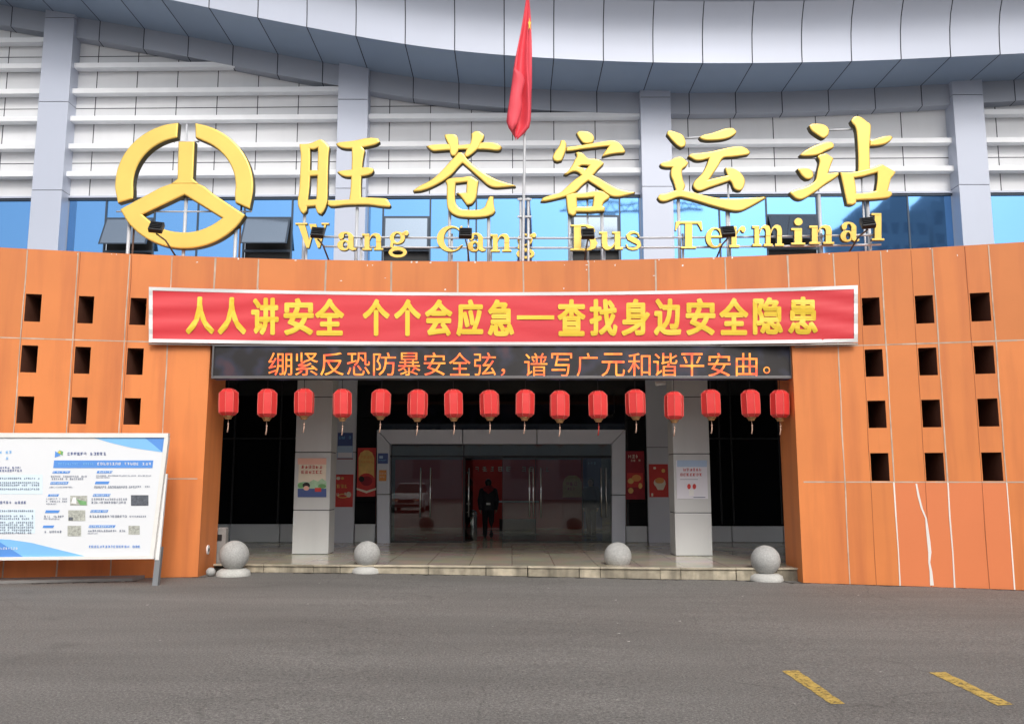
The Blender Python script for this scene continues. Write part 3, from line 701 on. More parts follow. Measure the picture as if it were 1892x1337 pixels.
# tall dark glass
mb = MB()
z0 = D(500, 968).z; z1 = 4.5; xA = -9.0; xB = D(612, 800).x
gl = MB(); gl.box(xA, xB, YD, YD + .05, z0, z1); g1 = obj('window', gl, M_GLASSBLK, bld, label='tall black glazing left of the door')
gl = MB(); gl.box(D(1240, 800).x, 9.0, YD, YD + .05, D(1400, 971).z, z1); g2 = obj('window', gl, M_GLASSBLK, bld, label='tall black glazing right of the door')
for par, us in ((g1, (432, 517)), (g2, (1330, 1352, 1440))):
    k = MB()
    for u in us: x = D(u, 850).x; k.box(x - .02, x + .02, YD - .03, YD, z0, z1)
    zz = D(500, 810).z; k.box(xA if par is g1 else D(1240, 800).x, xB if par is g1 else 9.0, YD - .025, YD, zz - .02, zz + .02)
    obj('mullion', k, M_BLACK, par)
gl = MB(); gl.box(D(655, 800).x, D(697, 800).x, YD, YD + .05, D(675, 967).z, z1); obj('window', gl, M_GLASSBLK, bld)
gl = MB(); gl.box(D(1155, 800).x, D(1197, 800).x, YD, YD + .05, D(1175, 972).z, z1); obj('window', gl, M_GLASSBLK, bld)
gl = MB(); gl.box(D(697, 800).x, D(1155, 800).x, YD, YD + .05, D(900, 795).z, z1); obj('window', gl, M_GLASSBLK, bld, label='black glazing above the door head')
# low grey sill panels
for us in ((300, 425), (425, 517), (517, 612), (655, 694), (1156, 1196), (1240, 1352), (1352, 1447), (1447, 1560)):
    m = MB(); a = D(us[0] + 1, 968, .06); b = D(us[1] - 1, 968, .06); m.box(a.x, b.x, YD - .06, YD + .04, PZ + .01, a.z + (.0 if us[0] < 900 else -.05), 0, random.random(), .006)
    obj('sill_panel', m, M_GREYSILL if 'M_GREYSILL' in globals() else pm('sill_panel', (.60, .62, .64), .35, .05, nscale=1.5, namt=.05, tone=.05), bld)
# grey wall piers beside the door
for us, jv in (((612, 655), 835), ((1197, 1240), 826)):
    m = MB(); a = D(us[0], 900, .1); b = D(us[1], 900, .1); zj = D(us[0], jv, .1).z
    m.box(a.x, b.x, YD - .1, YD + .1, PZ, zj - .008, 0, random.random(), .006); m.box(a.x, b.x, YD - .1, YD + .1, zj + .008, 4.5, 0, random.random(), .006); m.box(a.x + .01, b.x - .01, YD - .09, YD + .09, PZ, 4.5, 1)
    obj('pier', m, [M_GREYPANEL, M_JOINT], bld)
# door surround with mitred head
m = MB(); d0 = .18
def dm(pts, tone):
    f = [D(u, v, d0) for u, v in pts]; bk = [Vector((p.x, YD + .05, p.z)) for p in f]; n = len(f); m.face(f[::-1], 0, tone)
    for i in range(n): j = (i + 1) % n; m.face([f[i], f[j], bk[j], bk[i]], 0, tone)
vb = 1004
dm([(696.5, 794), (719.5, 820), (719.5, 912), (696.5, 912)], .3); dm([(696.5, 914), (719.5, 914), (719.5, vb), (696.5, vb)], .6)
dm([(1155.5, 794), (1155.5, 913), (1131, 913), (1131, 820)], .4); dm([(1155.5, 915), (1155.5, vb), (1131, vb), (1131, 915)], .6)
dm([(698, 793.5), (854, 793.5), (854, 819.5), (721, 819.5)], .5); dm([(856, 793.5), (991, 793.5), (991, 819.5), (856, 819.5)], .35); dm([(993, 793.5), (1154, 793.5), (1129.5, 819.5), (993, 819.5)], .55)
obj('door_frame', m, M_GREYPANEL, bld)
# glass front: fixed sheet, two leaves and a half-open one, with long steel handles
def glass(u0, u1, v0, v1, name='door', ang=0.0, handles=(), hv=(864, 955), label=None):
    a = D(u0, v1); b = D(u1, v0); m = MB(); piv = Vector((a.x, YD, 0)); R = Matrix.Rotation(ang, 3, 'Z')
    def T(p): return tuple(R @ (Vector(p) - piv) + piv)
    m.box(a.x, b.x, YD - .006, YD + .006, a.z, b.z); m.v = [T(p) for p in m.v]
    o = obj(name, m, M_CLEAR, bld, label=label)
    k = MB(); k.box(a.x, b.x, YD - .02, YD + .02, a.z - .0, a.z + .05); k.box(a.x, b.x, YD - .02, YD + .02, b.z - .04, b.z)
    k.box(a.x, a.x + .018, YD - .012, YD + .012, a.z + .05, b.z - .04); k.v = [T(p) for p in k.v]; obj('patch_fitting', k, M_BLACK, o)
    for hu in handles:
        h = MB(); p = D(hu, hv[0]); q = D(hu, hv[1]); h.tube([(p.x, YD - .07, q.z), (p.x, YD - .07, p.z)], .022, 10)
        for z in (q.z + .12, p.z - .12): h.tube([(p.x, YD - .07, z), (p.x, YD, z)], .012, 8)
        h.v = [T(p) for p in h.v]; obj('handle', h, M_STEEL, o)
    return o
glass(720.5, 855, 820.5, 1003, 'glass_panel', 0, (778, 796), label='fixed glass sheet left of the doors reflecting the street')
glass(858, 928, 843, 1003, 'door', math.radians(80), (869,), label='glass door leaf swung inwards')
glass(989, 1075, 843, 1003, 'door', 0, (999,), label='closed glass door leaf with a long steel handle')
glass(1076, 1130, 843, 1003, 'glass_panel', 0, (1110, 1119))
glass(928, 988, 843, 1003, 'door', 0, (978, 985))
m = MB(); dbox(856, 821, 1130, 842, 0, .05, m); obj('transom_glass', m, M_CLEAR, bld)
m = MB(); dbox(720, 841, 1131, 844, .02, .05, m); dbox(854.5, 820, 858, 1003, .02, .05, m); obj('glazing_bar', m, M_BLACK, bld)
# the hall inside
m = MB(); zc = 4.4
m.box(-7, 7.5, 31, 31.2, PZ, zc, 0); m.box(-7.2, -7, 22.8, 31.2, PZ, zc, 0); m.box(7.5, 7.7, 22.8, 31.2, PZ, zc, 0); m.box(-7.2, 7.7, 22.8, 26.6, zc, zc + .2, 1); m.box(-7.2, 7.7, 29.2, 31.2, zc, zc + .2, 1)  # gap in the ceiling is an added slot letting daylight into the hall
obj('hall_wall', m, [M_INTWALL, M_INTDARK], bld)
# porch columns
for (u0, u1, yc, jv) in (((540), (607), 19.05, (733, 835, 942)), ((1248), (1316), 18.65, (733, 838, 947))):
    x0 = at_y(u0, 1000, yc).x; x1 = at_y(u1, 1000, yc).x; m = MB(); zj = [PZ] + sorted(at_y(u0, v, yc).z for v in jv) + [4.5]
    for a, b in zip(zj, zj[1:]): m.box(x0, x1, yc, yc + .62, a + .009, b - .009, 0, random.random(), .008)
    m.box(x0 + .014, x1 - .014, yc + .014, yc + .60, PZ, 4.5, 1)
    obj('column', m, [M_COLPANEL, M_JOINT], bld)

# ---------------- things in the hall
def HY(u, v, Y): return at_y(u, v, Y)
t = thing('backdrop_wall', 'dark red wall panel with a row of pale lettering inside the hall', 'display wall', (.4, 29.5, PZ))
m = MB(); a = HY(728, 1000, 29.5); b = HY(1106, 849, 29.5); m.box(a.x, b.x, 29.5, 29.6, PZ, b.z); obj('panel', m, M_INTRED, t)
m = MB(); fn = lambda u, v: HY(u, v, 29.49)
for k in range(11): scribble(m, 862 + k * 14.5, 861, 872 + k * 14.5, 871, fn)
obj('lettering', m, M_POSTCRM, t)
t = thing('service_counter', 'long red and grey counter inside the hall behind the glass doors', 'counter', (1, 28, PZ))
m = MB(); a = HY(920, 957, 28); b = HY(992, 925, 28); m.box(a.x, b.x, 27.6, 28.2, a.z, b.z - .04, 0, .5, .01); obj('body', m, M_INTRED, t)
m = MB(); m.box(a.x - .05, b.x + .05, 27.55, 28.25, b.z - .04, b.z, 0, .5, .006); obj('top', m, M_STEELW, t)
m = MB(); m.box(a.x + .05, b.x - .05, 27.65, 28.2, PZ, a.z); obj('base', m, M_INTDARK, t)
t = thing('standing_poster', 'yellow arched poster on red inside the hall at right', 'poster', (2.2, 28.6, PZ))
m = MB(); pts = [(1040, 918), (1040, 892), (1044, 883), (1051, 878), (1064, 878), (1071, 883), (1075, 892), (1075, 918)]
f = [HY(u, v, 28.6) for u, v in pts]; bk = [Vector((p.x, 28.66, p.z)) for p in f]; m.face(f)
for i in range(len(f)): j = (i + 1) % len(f); m.face([f[i], f[j], bk[j], bk[i]])
obj('sheet', m, M_POSTGOLD, t); m = MB(); scribble(m, 1046, 890, 1070, 897, lambda u, v: HY(u, v, 28.59)); scribble(m, 1048, 900, 1068, 905, lambda u, v: HY(u, v, 28.59)); obj('lettering', m, M_POSTRED, t)
m = MB(); a = HY(1040, 918, 28.63); b = HY(1075, 918, 28.63); m.box(a.x, b.x, 28.605, 28.655, PZ, a.z - .004); obj('stand', m, M_INTRED, t)
t = thing('roll_up_banner', 'dark blue upright banner inside the hall near the right door jamb', 'banner', (2.9, 28, PZ))
m = MB(); a = HY(1078, 960, 28); b = HY(1111, 844, 28); m.box(a.x, b.x, 28, 28.03, PZ + .05, b.z); obj('sheet', m, M_NAVY, t)
m = MB(); scribble(m, 1086, 853, 1104, 858, lambda u, v: HY(u, v, 27.99)); obj('lettering', m, M_BLUEL, t)
m = MB(); m.box(a.x, b.x, 27.9, 28.12, PZ, PZ + .05); obj('base', m, M_STEEL, t)
t = thing('litter_bin', 'silver bin standing inside beside the open glass leaf', 'bin', (HY(872, 990, 23.9).x, 23.9, PZ))
m = MB(); c = (HY(872, 990, 23.9).x, 23.9, PZ); m.lathe([(.13, 0), (.14, .02), (.14, .6), (.12, .63), (.05, .64)], c, 16); obj('body', m, M_STEEL, t)
m = MB(); m.lathe([(.145, .64), (.15, .68), (.10, .76), (.03, .78)], c, 16); obj('lid', m, M_STEEL, t)

# ================================================================ BANNER
def bn_y(x, z=0):
    e = max(0, abs(x) - 3.6) / 2.6
    return wall_y(x) - .14 + (.005 + .012 * e) * math.sin(z * 17 + x * 1.9 * (1 if x > 0 else -1.3) + .8 * math.sin(x * 2.1)) + .008 * math.sin(x * 3.1)
def BN(u, v, d=0): return at_surf(u, v, lambda x, z: bn_y(x, z) - .012 - d)
def bn_edge(u):                        # top and bottom edge of the cloth along its length
    t = (u - 276) / (1583 - 276); s = 4 * t * (1 - t)
    return 530 + (-3) * t + 11.5 * s, 632 + 0 * t + 5.5 * s
bt = thing('banner', 'long red slogan banner with yellow characters and white border above the entrance', 'banner', (0, 16.2, 4.2))
m = MB(); N = 40; uA, uB = 275, 1585
def bq(u0, u1, f0, f1, mi, y):
    fn = lambda u, v: at_surf(u, v, lambda x, z: bn_y(x, z) - y)
    a0, b0 = bn_edge(u0); a1, b1 = bn_edge(u1)
    q = lambda u, t_, b_, f: fn(u, t_ + (b_ - t_) * f)
    m.face([q(u0, a0, b0, f1), q(u1, a1, b1, f1), q(u1, a1, b1, f0), q(u0, a0, b0, f0)], mi, .5)
NB = 90
for k in range(NB):
    for r in range(10): bq(uA + (uB - uA) * k / NB, uA + (uB - uA) * (k + 1) / NB, r / 10, (r + 1) / 10, 0, 0)
for i in range(len(m.sm)): m.sm[i] = True
cloth = obj('cloth', m, M_BANNER, bt, weld=True)
m = MB()
for k in range(N):
    u0, u1 = uA + (uB - uA) * k / N, uA + (uB - uA) * (k + 1) / N; bq(u0, u1, 0, .062, 0, .006); bq(u0, u1, .938, 1, 0, .006)
for r in range(10):
    f0, f1 = .062 + .876 * r / 10, .062 + .876 * (r + 1) / 10; bq(uA, uA + 7, f0, f1, 0, .010); bq(uB - 7, uB, f0, f1, 0, .010)
obj('border', m, M_WHITE, cloth)
m = MB(); row = [('人', 343, 396), ('人', 402, 455), ('讲', 464, 515), ('安', 524, 580), ('全', 582, 636), ('个', 670, 720), ('个', 728, 778), ('会', 785, 836), ('应', 843, 893), ('急', 901, 950),
                 ('查', 1030, 1082), ('找', 1089, 1141), ('身', 1148, 1201), ('边', 1208, 1259), ('安', 1267, 1322), ('全', 1329, 1383), ('隐', 1391, 1447), ('患', 1456, 1511)]
for ch, u0, u1 in row:
    tt = ((u0 + u1) / 2 - 276) / 1307; s = 4 * tt * (1 - tt); v0 = 546 + 7 * s; v1 = 616 + 5 * s
    put_glyph(m, ch, u0, v0, u1, v1, BN, 2.3)
quad(m, 955, 582.5, 1024, 590, BN)
obj('lettering', m, M_YELLOW, cloth)
m = MB(); pth = []
for k in range(N + 1):
    u = uA + (uB - uA) * k / N; pth.append(at_surf(u, bn_edge(u)[1] + 3.2, lambda x, z: bn_y(x) + .03))
m.tube(pth, .014, 8); obj('batten', m, M_PLINTH, bt)

# ================================================================ LED DISPLAY
YL = 15.96
def LD(u, v, d=0): return at_y(u, v, YL - .006 - d)
led = thing('led_display', 'long black scrolling sign with glowing orange characters under the red banner', 'display', (0, YL, 3.6))
a = at_y(391, 699, YL); b = at_y(1461, 640, YL); m = MB()
m.box(a.x, b.x, YL + .004, YL + .30, a.z, b.z + .02, 0, .5)
obj('housing', m, M_LEDBODY, led)
m = MB(); t_ = .045
m.box(a.x, b.x, YL - .03, YL + .003, a.z - .005, a.z + t_, 0, .5, .006); m.box(a.x, a.x + .03, YL - .03, YL + .003, a.z + t_ + .002, b.z); m.box(b.x - .03, b.x, YL - .03, YL + .003, a.z + t_ + .002, b.z); m.box(a.x, b.x, YL - .03, YL + .003, b.z + .002, b.z + .03)
obj('bezel', m, M_BEZEL, led)
m = MB(); s1, s2 = 3.942, 3.504
for ch, p, q in (('绷', 62, 236), ('紧', 255, 425), ('反', 440, 612), ('恐', 635, 802), ('防', 825, 992), ('暴', 1005, 1170), ('安', 1195, 1352), ('全', 1378, 1535), ('弦', 1560, 1720)):
    put_glyph(m, ch, 480 + p / s1, 651, 480 + q / s1, 693.5, LD, 0)
put_glyph(m, '，', 480 + 1755 / s1, 681, 480 + 1787 / s1, 694, LD, 0)
for ch, p, q in (('谱', 100, 250), ('写', 275, 410), ('广', 440, 576), ('元', 600, 752), ('和', 770, 918), ('谐', 935, 1092), ('平', 1108, 1265), ('安', 1290, 1437), ('曲', 1470, 1610)):
    put_glyph(m, ch, 940 + p / s2, 652, 940 + q / s2, 695.5, LD, 0)
put_glyph(m, '。', 940 + 1648 / s2, 677, 940 + 1692 / s2, 690, LD, 0)
obj('lettering', m, M_LED, led)

# ================================================================ LANTERNS
def make_lantern(loc):
    """origin at the top of the cord; 0.36 m wide body"""
    t = thing('red_lantern', '', 'lantern', loc, 'red lanterns under the display'); o = Vector(loc); h0 = .20
    r = .172; m = MB(); m.lathe([(.08, -h0), (.118, -h0 - .018), (r, -h0 - .068), (r + .004, -h0 - .25), (r, -h0 - .44), (.12, -h0 - .492), (.085, -h0 - .502)], o, 8, 0, False, .2)
    b = obj('body', m, M_LANTERN, t)
    m = MB()
    for k in range(8):
        a = 2 * math.pi * k / 8 + .2; P = [(o.x + rr * math.cos(a), o.y + rr * math.sin(a), o.z + z) for rr, z in ((.083, -h0 - .001), (.121, -h0 - .018), (r + .003, -h0 - .068), (r + .007, -h0 - .25), (r + .003, -h0 - .44), (.123, -h0 - .492))]
        m.tube(P, .0045, 5)
    obj('rib', m, M_RIB, b)
    m = MB(); m.lathe([(.07, -h0 + .012), (.09, -h0 + .008), (.09, -h0 - .008), (.03, -h0 - .008)], o, 16); obj('top_cap', m, M_TASSELR, t)
    m = MB(); m.lathe([(.088, -h0 - .495), (.09, -h0 - .515), (.07, -h0 - .53), (.055, -h0 - .565), (.01, -h0 - .567)], o, 8, 0, False, .2); obj('bottom_cap', m, M_GOLDTRIM, t)
    m = MB(); m.tube([(o.x, o.y, o.z + .1), (o.x, o.y, o.z - h0)], .006, 6); obj('cord', m, M_BLACK, t)
    m = MB(); z = o.z - h0 - .57
    m.tube([(o.x, o.y, z), (o.x + .004, o.y, z - .07)], .004, 6); m.tube([(o.x + .004, o.y, z - .07), (o.x + .004, o.y, z - .10)], [.014, .012], 8)
    m.tube([(o.x + .004, o.y, z - .10), (o.x + .002, o.y, z - .16), (o.x - .012, o.y, z - .24)], [.008, .010, .012], 8)
    obj('tassel', m, M_TASSEL, t)
    return t
lan = [(422, 719), (494.5, 719), (562, 719), (632, 719), (705.5, 720), (772.5, 720), (837, 720), (903.5, 722), (971, 721), (1034, 722), (1104.5, 723), (1173, 721), (1245, 724), (1312, 721), (1385, 721), (1440.5, 721)]
lab = ['red lantern nearest the left orange wall, first of the row', 'second red lantern from the left, before the black glazing', 'red lantern before the front of the left grey column, third from the left', 'fourth red lantern from the left, before the pier right of the left column',
       'fifth red lantern from the left, over the left jamb of the door surround', 'sixth red lantern from the left, over the fixed glass sheet', 'seventh red lantern from the left, just left of the entering person', 'eighth red lantern from the left, directly above the entering person',
       'ninth red lantern from the left, just right of the middle', 'tenth red lantern from the left, above the closed glass leaf', 'eleventh red lantern from the left, the one with a dark red tassel', 'twelfth red lantern from the left, above the maroon poster right of the door',
       'thirteenth red lantern from the left, at the left edge of the right column', 'fourteenth red lantern from the left, at the right edge of the right column', 'second red lantern from the right orange wall, before black glazing', 'red lantern nearest the right orange wall, last of the row']
YLN = 16.12; rl = random.Random(4); first = None
for i, ((u, v), lb) in enumerate(zip(lan, lab)):
    p = at_y(u, v, YLN); loc = (p.x, YLN, p.z + .20)
    if first is None: first = make_lantern(loc); o = first
    else: o = copy_tree(first); o.location = loc
    o['label'] = lb; o.rotation_euler.z = rl.uniform(-.35, .35); o.rotation_euler.y = rl.uniform(-.035, .035); s = rl.uniform(.97, 1.05) * (1.03 if i in (0, 15) else 1); o.scale = (s, s, rl.uniform(.98, 1.05))
    if i == 10:
        for ch in o.children:
            if ch.name.startswith('tassel'): ch.data = ch.data.copy(); ch.data.materials[0] = M_TASSELR
# black wire the lanterns hang from
m = MB(); n = 32; pts = [Vector((at_y(395 + 1060 * k / n, 703, YLN).x, YLN, at_y(395, 699, YLN).z + .03 - .02 * abs(math.sin(k * 1.7)))) for k in range(n + 1)]
m.tube(pts, .006, 6); obj('hanging_wire', m, M_BLACK, label='thin black wire under the display from which the lanterns hang', cat='wire')

# ================================================================ GOLD SIGN ON THE PORCH ROOF
def put_solid(mb, loops_px, Y, depth, bevel, lift=0.0, n=4, corner=52):
    """a flat-faced solid letter stroke: outline read off the photo, built at its true size on the plane Y"""
    loops = []
    for lp in loops_px:
        pts = [at_y(u, v, Y) for u, v in lp]; loops.append(smooth_loop([(p.x, p.z) for p in pts], n, corner))
    V, Fc, Nz = fill(loops, depth / 2, bevel)
    b = len(mb.v); mb.v += [(v.x, Y + depth / 2 - v.z - lift, v.y) for v in V]
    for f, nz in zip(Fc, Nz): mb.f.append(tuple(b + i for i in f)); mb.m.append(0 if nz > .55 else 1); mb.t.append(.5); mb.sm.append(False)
def crop(ox, oy, s, pts): return [(ox + x / s, oy + y / s) for x, y in pts]
def post(mb, u, v0, Y, r=.03, zb=4.7, mi=0):
    p = at_y(u, v0, Y); mb.tube([(p.x, p.y, zb), (p.x, p.y, p.z)], r, 8, mi)
def sign_y(u): return wall_y(wx(u, 475)) + .75
CH = {}
CH['wang'] = (648, (540, 230, 7.43), [[[(95,262),(180,262),(260,248),(330,218),(385,200),(440,228),(500,290),(512,318),(500,400),(492,600),(488,800),(485,1000),(470,1100),(435,1185),(395,1235),(345,1215),(318,1150),(310,1120),(205,1130),(195,1190),(150,1230),(110,1195),(75,1110),(72,1020),(90,900),(105,600),(112,420),(95,300)],
  [(245,340),(290,345),(345,325),(348,400),(340,622),(245,622),(248,450)], [(245,712),(338,705),(330,900),(325,1020),(218,1030),(238,850)]],
  [[(598,262),(650,240),(760,228),(880,212),(1000,185),(1100,178),(1180,190),(1205,240),(1150,275),(1060,300),(970,318),(995,355),(975,470),(962,585),(1050,585),(1110,600),(1120,635),(1085,680),(1010,705),(950,715),(945,850),(948,995),(1100,1000),(1290,1015),(1330,1060),(1355,1110),(1330,1135),(1200,1125),(1050,1105),(870,1105),(720,1110),(600,1125),(520,1125),(480,1100),(485,1035),(600,1035),(780,1025),(795,900),(805,720),(740,722),(670,700),(612,650),(660,632),(810,615),(815,480),(812,335),(740,335),(660,318),(610,285)]]])
CH['cang'] = (858, (750, 230, 7.036), [[[(262,278),(340,258),(545,250),(700,262),(850,245),(980,232),(1100,228),(1190,248),(1250,290),(1235,325),(1190,342),(1050,328),(920,325),(790,325),(560,335),(440,342),(350,345),(300,315)]],
  [[(500,130),(560,122),(630,128),(670,160),(685,250),(680,345),(640,410),(600,412),(575,380),(560,290),(530,220),(505,165)]], [[(850,118),(900,85),(960,92),(1020,140),(1010,190),(985,230),(950,300),(880,370),(810,420),(775,425),(760,385),(800,300),(835,240),(850,180)]],
  [[(680,362),(720,365),(760,390),(790,440),(850,505),(930,570),(1050,650),(1180,715),(1300,755),(1420,790),(1430,805),(1330,815),(1200,825),(1130,820),(1060,790),(980,720),(890,640),(800,560),(735,505),(680,560),(600,650),(480,740),(330,820),(200,865),(100,875),(88,860),(170,800),(300,735),(400,660),(500,560),(580,470),(630,420)]],
  [[(512,735),(560,702),(640,690),(740,685),(800,672),(860,680),(945,735),(930,850),(912,960),(860,1035),(790,1050),(745,985),(700,930),(652,892),(782,885),(790,752),(720,760),(648,768),(640,900),(650,1020),(700,1085),(760,1105),(950,1105),(1020,1070),(1050,1000),(1085,935),(1140,935),(1145,1040),(1165,1130),(1130,1170),(1050,1200),(900,1215),(700,1205),(610,1170),(550,1110),(530,1020),(530,880),(530,790)]]])
CH['ke'] = (1090, (990, 230, 7.035), [[[(525,112),(560,85),(620,82),(690,95),(740,130),(762,180),(745,235),(690,250),(620,245),(570,190)]],
  [[(400,290),(560,270),(750,240),(900,215),(1000,205),(1070,228),(1130,285),(1168,350),(1150,370),(1050,378),(950,395),(865,420),(860,410),(900,345),(945,285),(800,300),(600,325),(480,345),(400,350),(395,330)]],
  [[(325,205),(370,200),(398,250),(392,330),(370,400),(340,470),(280,485),(235,470),(218,420),(250,350),(300,280)]],
  [[(512,370),(555,355),(620,380),(680,440),(760,445),(830,460),(885,500),(880,520),(810,590),(750,660),(830,700),(960,780),(1100,845),(1295,880),(1290,895),(1180,925),(1070,945),(1000,940),(940,915),(840,840),(680,735),(600,800),(520,880),(400,935),(250,975),(130,1000),(60,1000),(95,950),(220,910),(320,880),(410,800),(500,720),(585,660),(545,625),(500,615),(450,630),(400,655),(360,650),(420,600),(470,530),(510,450),(530,410)], [(570,550),(600,535),(685,540),(660,570),(640,590),(615,565)]],
  [[(390,920),(500,890),(650,885),(780,862),(870,868),(965,935),(950,965),(890,1010),(870,1060),(900,1075),(895,1130),(700,1140),(530,1140),(525,1170),(480,1190),(420,1160),(405,1080),(395,980)], [(535,965),(640,962),(750,950),(735,1060),(690,1068),(540,1068)]]])
CH['yun'] = (1315, (1205, 220, 7.427), [[[(215,160),(260,155),(360,185),(430,225),(465,310),(455,370),(400,395),(340,360),(270,290),(200,205)]],
  [[(645,245),(720,210),(820,190),(920,155),(1020,125),(1110,122),(1160,165),(1150,200),(1080,250),(980,280),(880,292),(760,295),(680,280)]],
  [[(490,510),(540,475),(700,460),(850,435),(1000,400),(1130,375),(1230,375),(1310,410),(1350,460),(1320,490),(1200,510),(1080,525),(975,540),(900,660),(790,825),(900,800),(1030,770),(1005,700),(1005,665),(1080,665),(1160,695),(1230,750),(1275,830),(1270,900),(1235,970),(1180,985),(1120,950),(1090,880),(1065,850),(950,890),(800,940),(660,990),(600,975),(560,920),(580,850),(680,750),(740,640),(775,545),(680,570),(600,570),(540,540)]],
  [[(105,620),(150,590),(240,570),(300,535),(385,515),(440,545),(500,600),(470,650),(420,690),(410,740),(425,830),(455,910),(435,975),(560,1000),(700,1040),(900,1080),(1100,1090),(1400,1075),(1555,1065),(1560,1085),(1450,1150),(1300,1230),(1200,1265),(1080,1258),(850,1200),(620,1130),(450,1085),(360,1075),(260,1110),(180,1135),(110,1125),(70,1080),(110,1030),(200,1015),(320,975),(290,870),(255,780),(255,700),(270,670),(180,668),(125,650)]]])
CH['zhan'] = (1555, (1450, 200, 6.686), [[[(300,215),(340,190),(440,188),(510,210),(550,255),(545,320),(510,360),(470,370),(400,330),(330,275)]],
  [[(185,575),(260,515),(380,455),(500,418),(580,415),(615,450),(600,490),(520,525),(420,575),(330,590),(220,592)]], [[(155,750),(190,735),(280,740),(340,770),(358,830),(330,870),(270,878),(215,840),(180,790)]],
  [[(400,600),(430,575),(510,558),(560,585),(605,620),(570,710),(540,800),(620,795),(670,790),(668,830),(600,880),(500,945),(400,1020),(300,1085),(210,1130),(140,1120),(80,1070),(55,1040),(130,1005),(240,975),(330,930),(380,880),(400,780),(420,700),(425,650)]],
  [[(815,155),(850,110),(905,98),(960,120),(1010,160),(1060,200),(1065,260),(1055,400),(1050,500),(1055,740),(1050,800),(900,800),(905,700),(900,500),(885,300),(865,230),(830,190)]],
  [[(1050,400),(1130,375),(1240,345),(1310,340),(1335,365),(1300,410),(1230,450),(1130,468),(1050,470)]],
  [[(675,790),(780,795),(890,780),(1050,745),(1190,695),(1240,715),(1300,750),(1372,790),(1340,840),(1310,880),(1290,960),(1275,1020),(1320,1035),(1325,1075),(1280,1110),(1100,1130),(885,1140),(880,1180),(830,1200),(765,1190),(740,1080),(715,960),(690,850)], [(860,865),(960,850),(1050,825),(1140,800),(1138,900),(1120,1020),(1000,1045),(885,1052),(875,950)]]])
POSTS = {'wang': ((563, 395), (660, 384)), 'cang': ((831, 390), (903, 392), (866, 345)), 'ke': ((1052, 392), (1112, 390), (1085, 340)), 'yun': ((1253, 362), (1343, 385), (1345, 340)), 'zhan': ((1513, 360), (1603, 372), (1592, 330))}
CLAB = {'wang': 'gold raised Chinese character 旺, first after the round emblem', 'cang': 'gold raised Chinese character 苍, between 旺 and the flagpole', 'ke': 'gold raised Chinese character 客, just right of the flagpole', 'yun': 'gold raised Chinese character 运 with long sweeping foot stroke, before the pilaster', 'zhan': 'gold raised Chinese character 站, last and tallest of the sign'}
for key, (uc, (ox, oy, s), strokes) in CH.items():
    Y = sign_y(uc); p = at_y(uc, 400, Y); t = thing('sign_character', CLAB[key], 'sign character', (p.x, Y, 4.7), 'gold characters of the rooftop sign')
    m = MB()
    for i, st in enumerate(strokes): put_solid(m, [crop(ox, oy, s, lp) for lp in st], Y, .17, .030, i * .004)
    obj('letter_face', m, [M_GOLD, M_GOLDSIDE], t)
    for k, (u, v) in enumerate(POSTS[key]):
        m = MB(); post(m, u, v, Y + .13, .034 if k < 2 else .02); obj('post', m, M_STEELW, t)
    if key in ('yun', 'zhan'):
        m = MB(); a, b = (((1266, 256), (1293, 254)) if key == 'yun' else ((1530, 241), (1577, 239))); m.tube([at_y(*a, Y + .1), at_y(*b, Y + .1)], .022, 6); obj('brace', m, M_STEELW, t)
# emblem: three-part steering wheel ring
Y = sign_y(340); p = at_y(340, 400, Y); emb = thing('round_emblem', 'round gold wheel emblem at the left end of the rooftop sign', 'emblem', (p.x, Y, 4.7))
def arc(a0, a1, rx, ry, n=14, cx=947, cy=954): return [(cx + rx * math.cos(math.radians(a0 + (a1 - a0) * k / n)), cy - ry * math.sin(math.radians(a0 + (a1 - a0) * k / n))) for k in range(n + 1)]
E1 = [(918, 630)] + arc(98, 190, 357, 326)[1:-1] + [(605, 1045), (685, 1022)] + arc(192, 102, 262, 246)[1:-1] + [(912, 708)]
E2 = [(1003, 632), (1005, 708)] + arc(75, -16, 264, 246)[1:-1] + [(1210, 1042), (1285, 1076)] + arc(-19, 78, 357, 326)[1:-1]
E3 = [(617, 1077), (740, 1010), (875, 946), (1025, 946), (1100, 998), (1263, 1106)] + arc(-30, -152, 357, 326, 18)[1:-1]
E3h = [(735, 1105), (950, 1003), (1143, 1122), (1090, 1157), (1020, 1186), (950, 1195), (870, 1186), (800, 1157)]
E4 = [(918, 728), (1003, 728), (995, 920), (1028, 950), (875, 950), (912, 920)]
for i, st in enumerate(([E1], [E2], [E3, E3h], [E4])):
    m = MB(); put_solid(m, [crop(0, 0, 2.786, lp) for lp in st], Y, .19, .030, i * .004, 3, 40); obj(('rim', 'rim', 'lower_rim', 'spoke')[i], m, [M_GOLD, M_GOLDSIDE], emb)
for k, (u, v) in enumerate(((240, 400), (345, 350), (437, 400), (250, 380), (446, 380))):
    m = MB(); post(m, u, v, Y + .14, .036 if k < 3 else .02, mi=0); obj('post', m, M_STEELW if k < 3 else M_RUST, emb)
m = MB(); m.tube([at_y(215, 391, Y + .12), at_y(465, 391, Y + .12)], .016, 6); m.tube([at_y(330, 262, Y + .12), at_y(368, 262, Y + .12)], .016, 6); m.tube([at_y(345, 230, Y + .15), at_y(345, 350, Y + .15)], .02, 6); obj('brace', m, M_STEELW, emb)
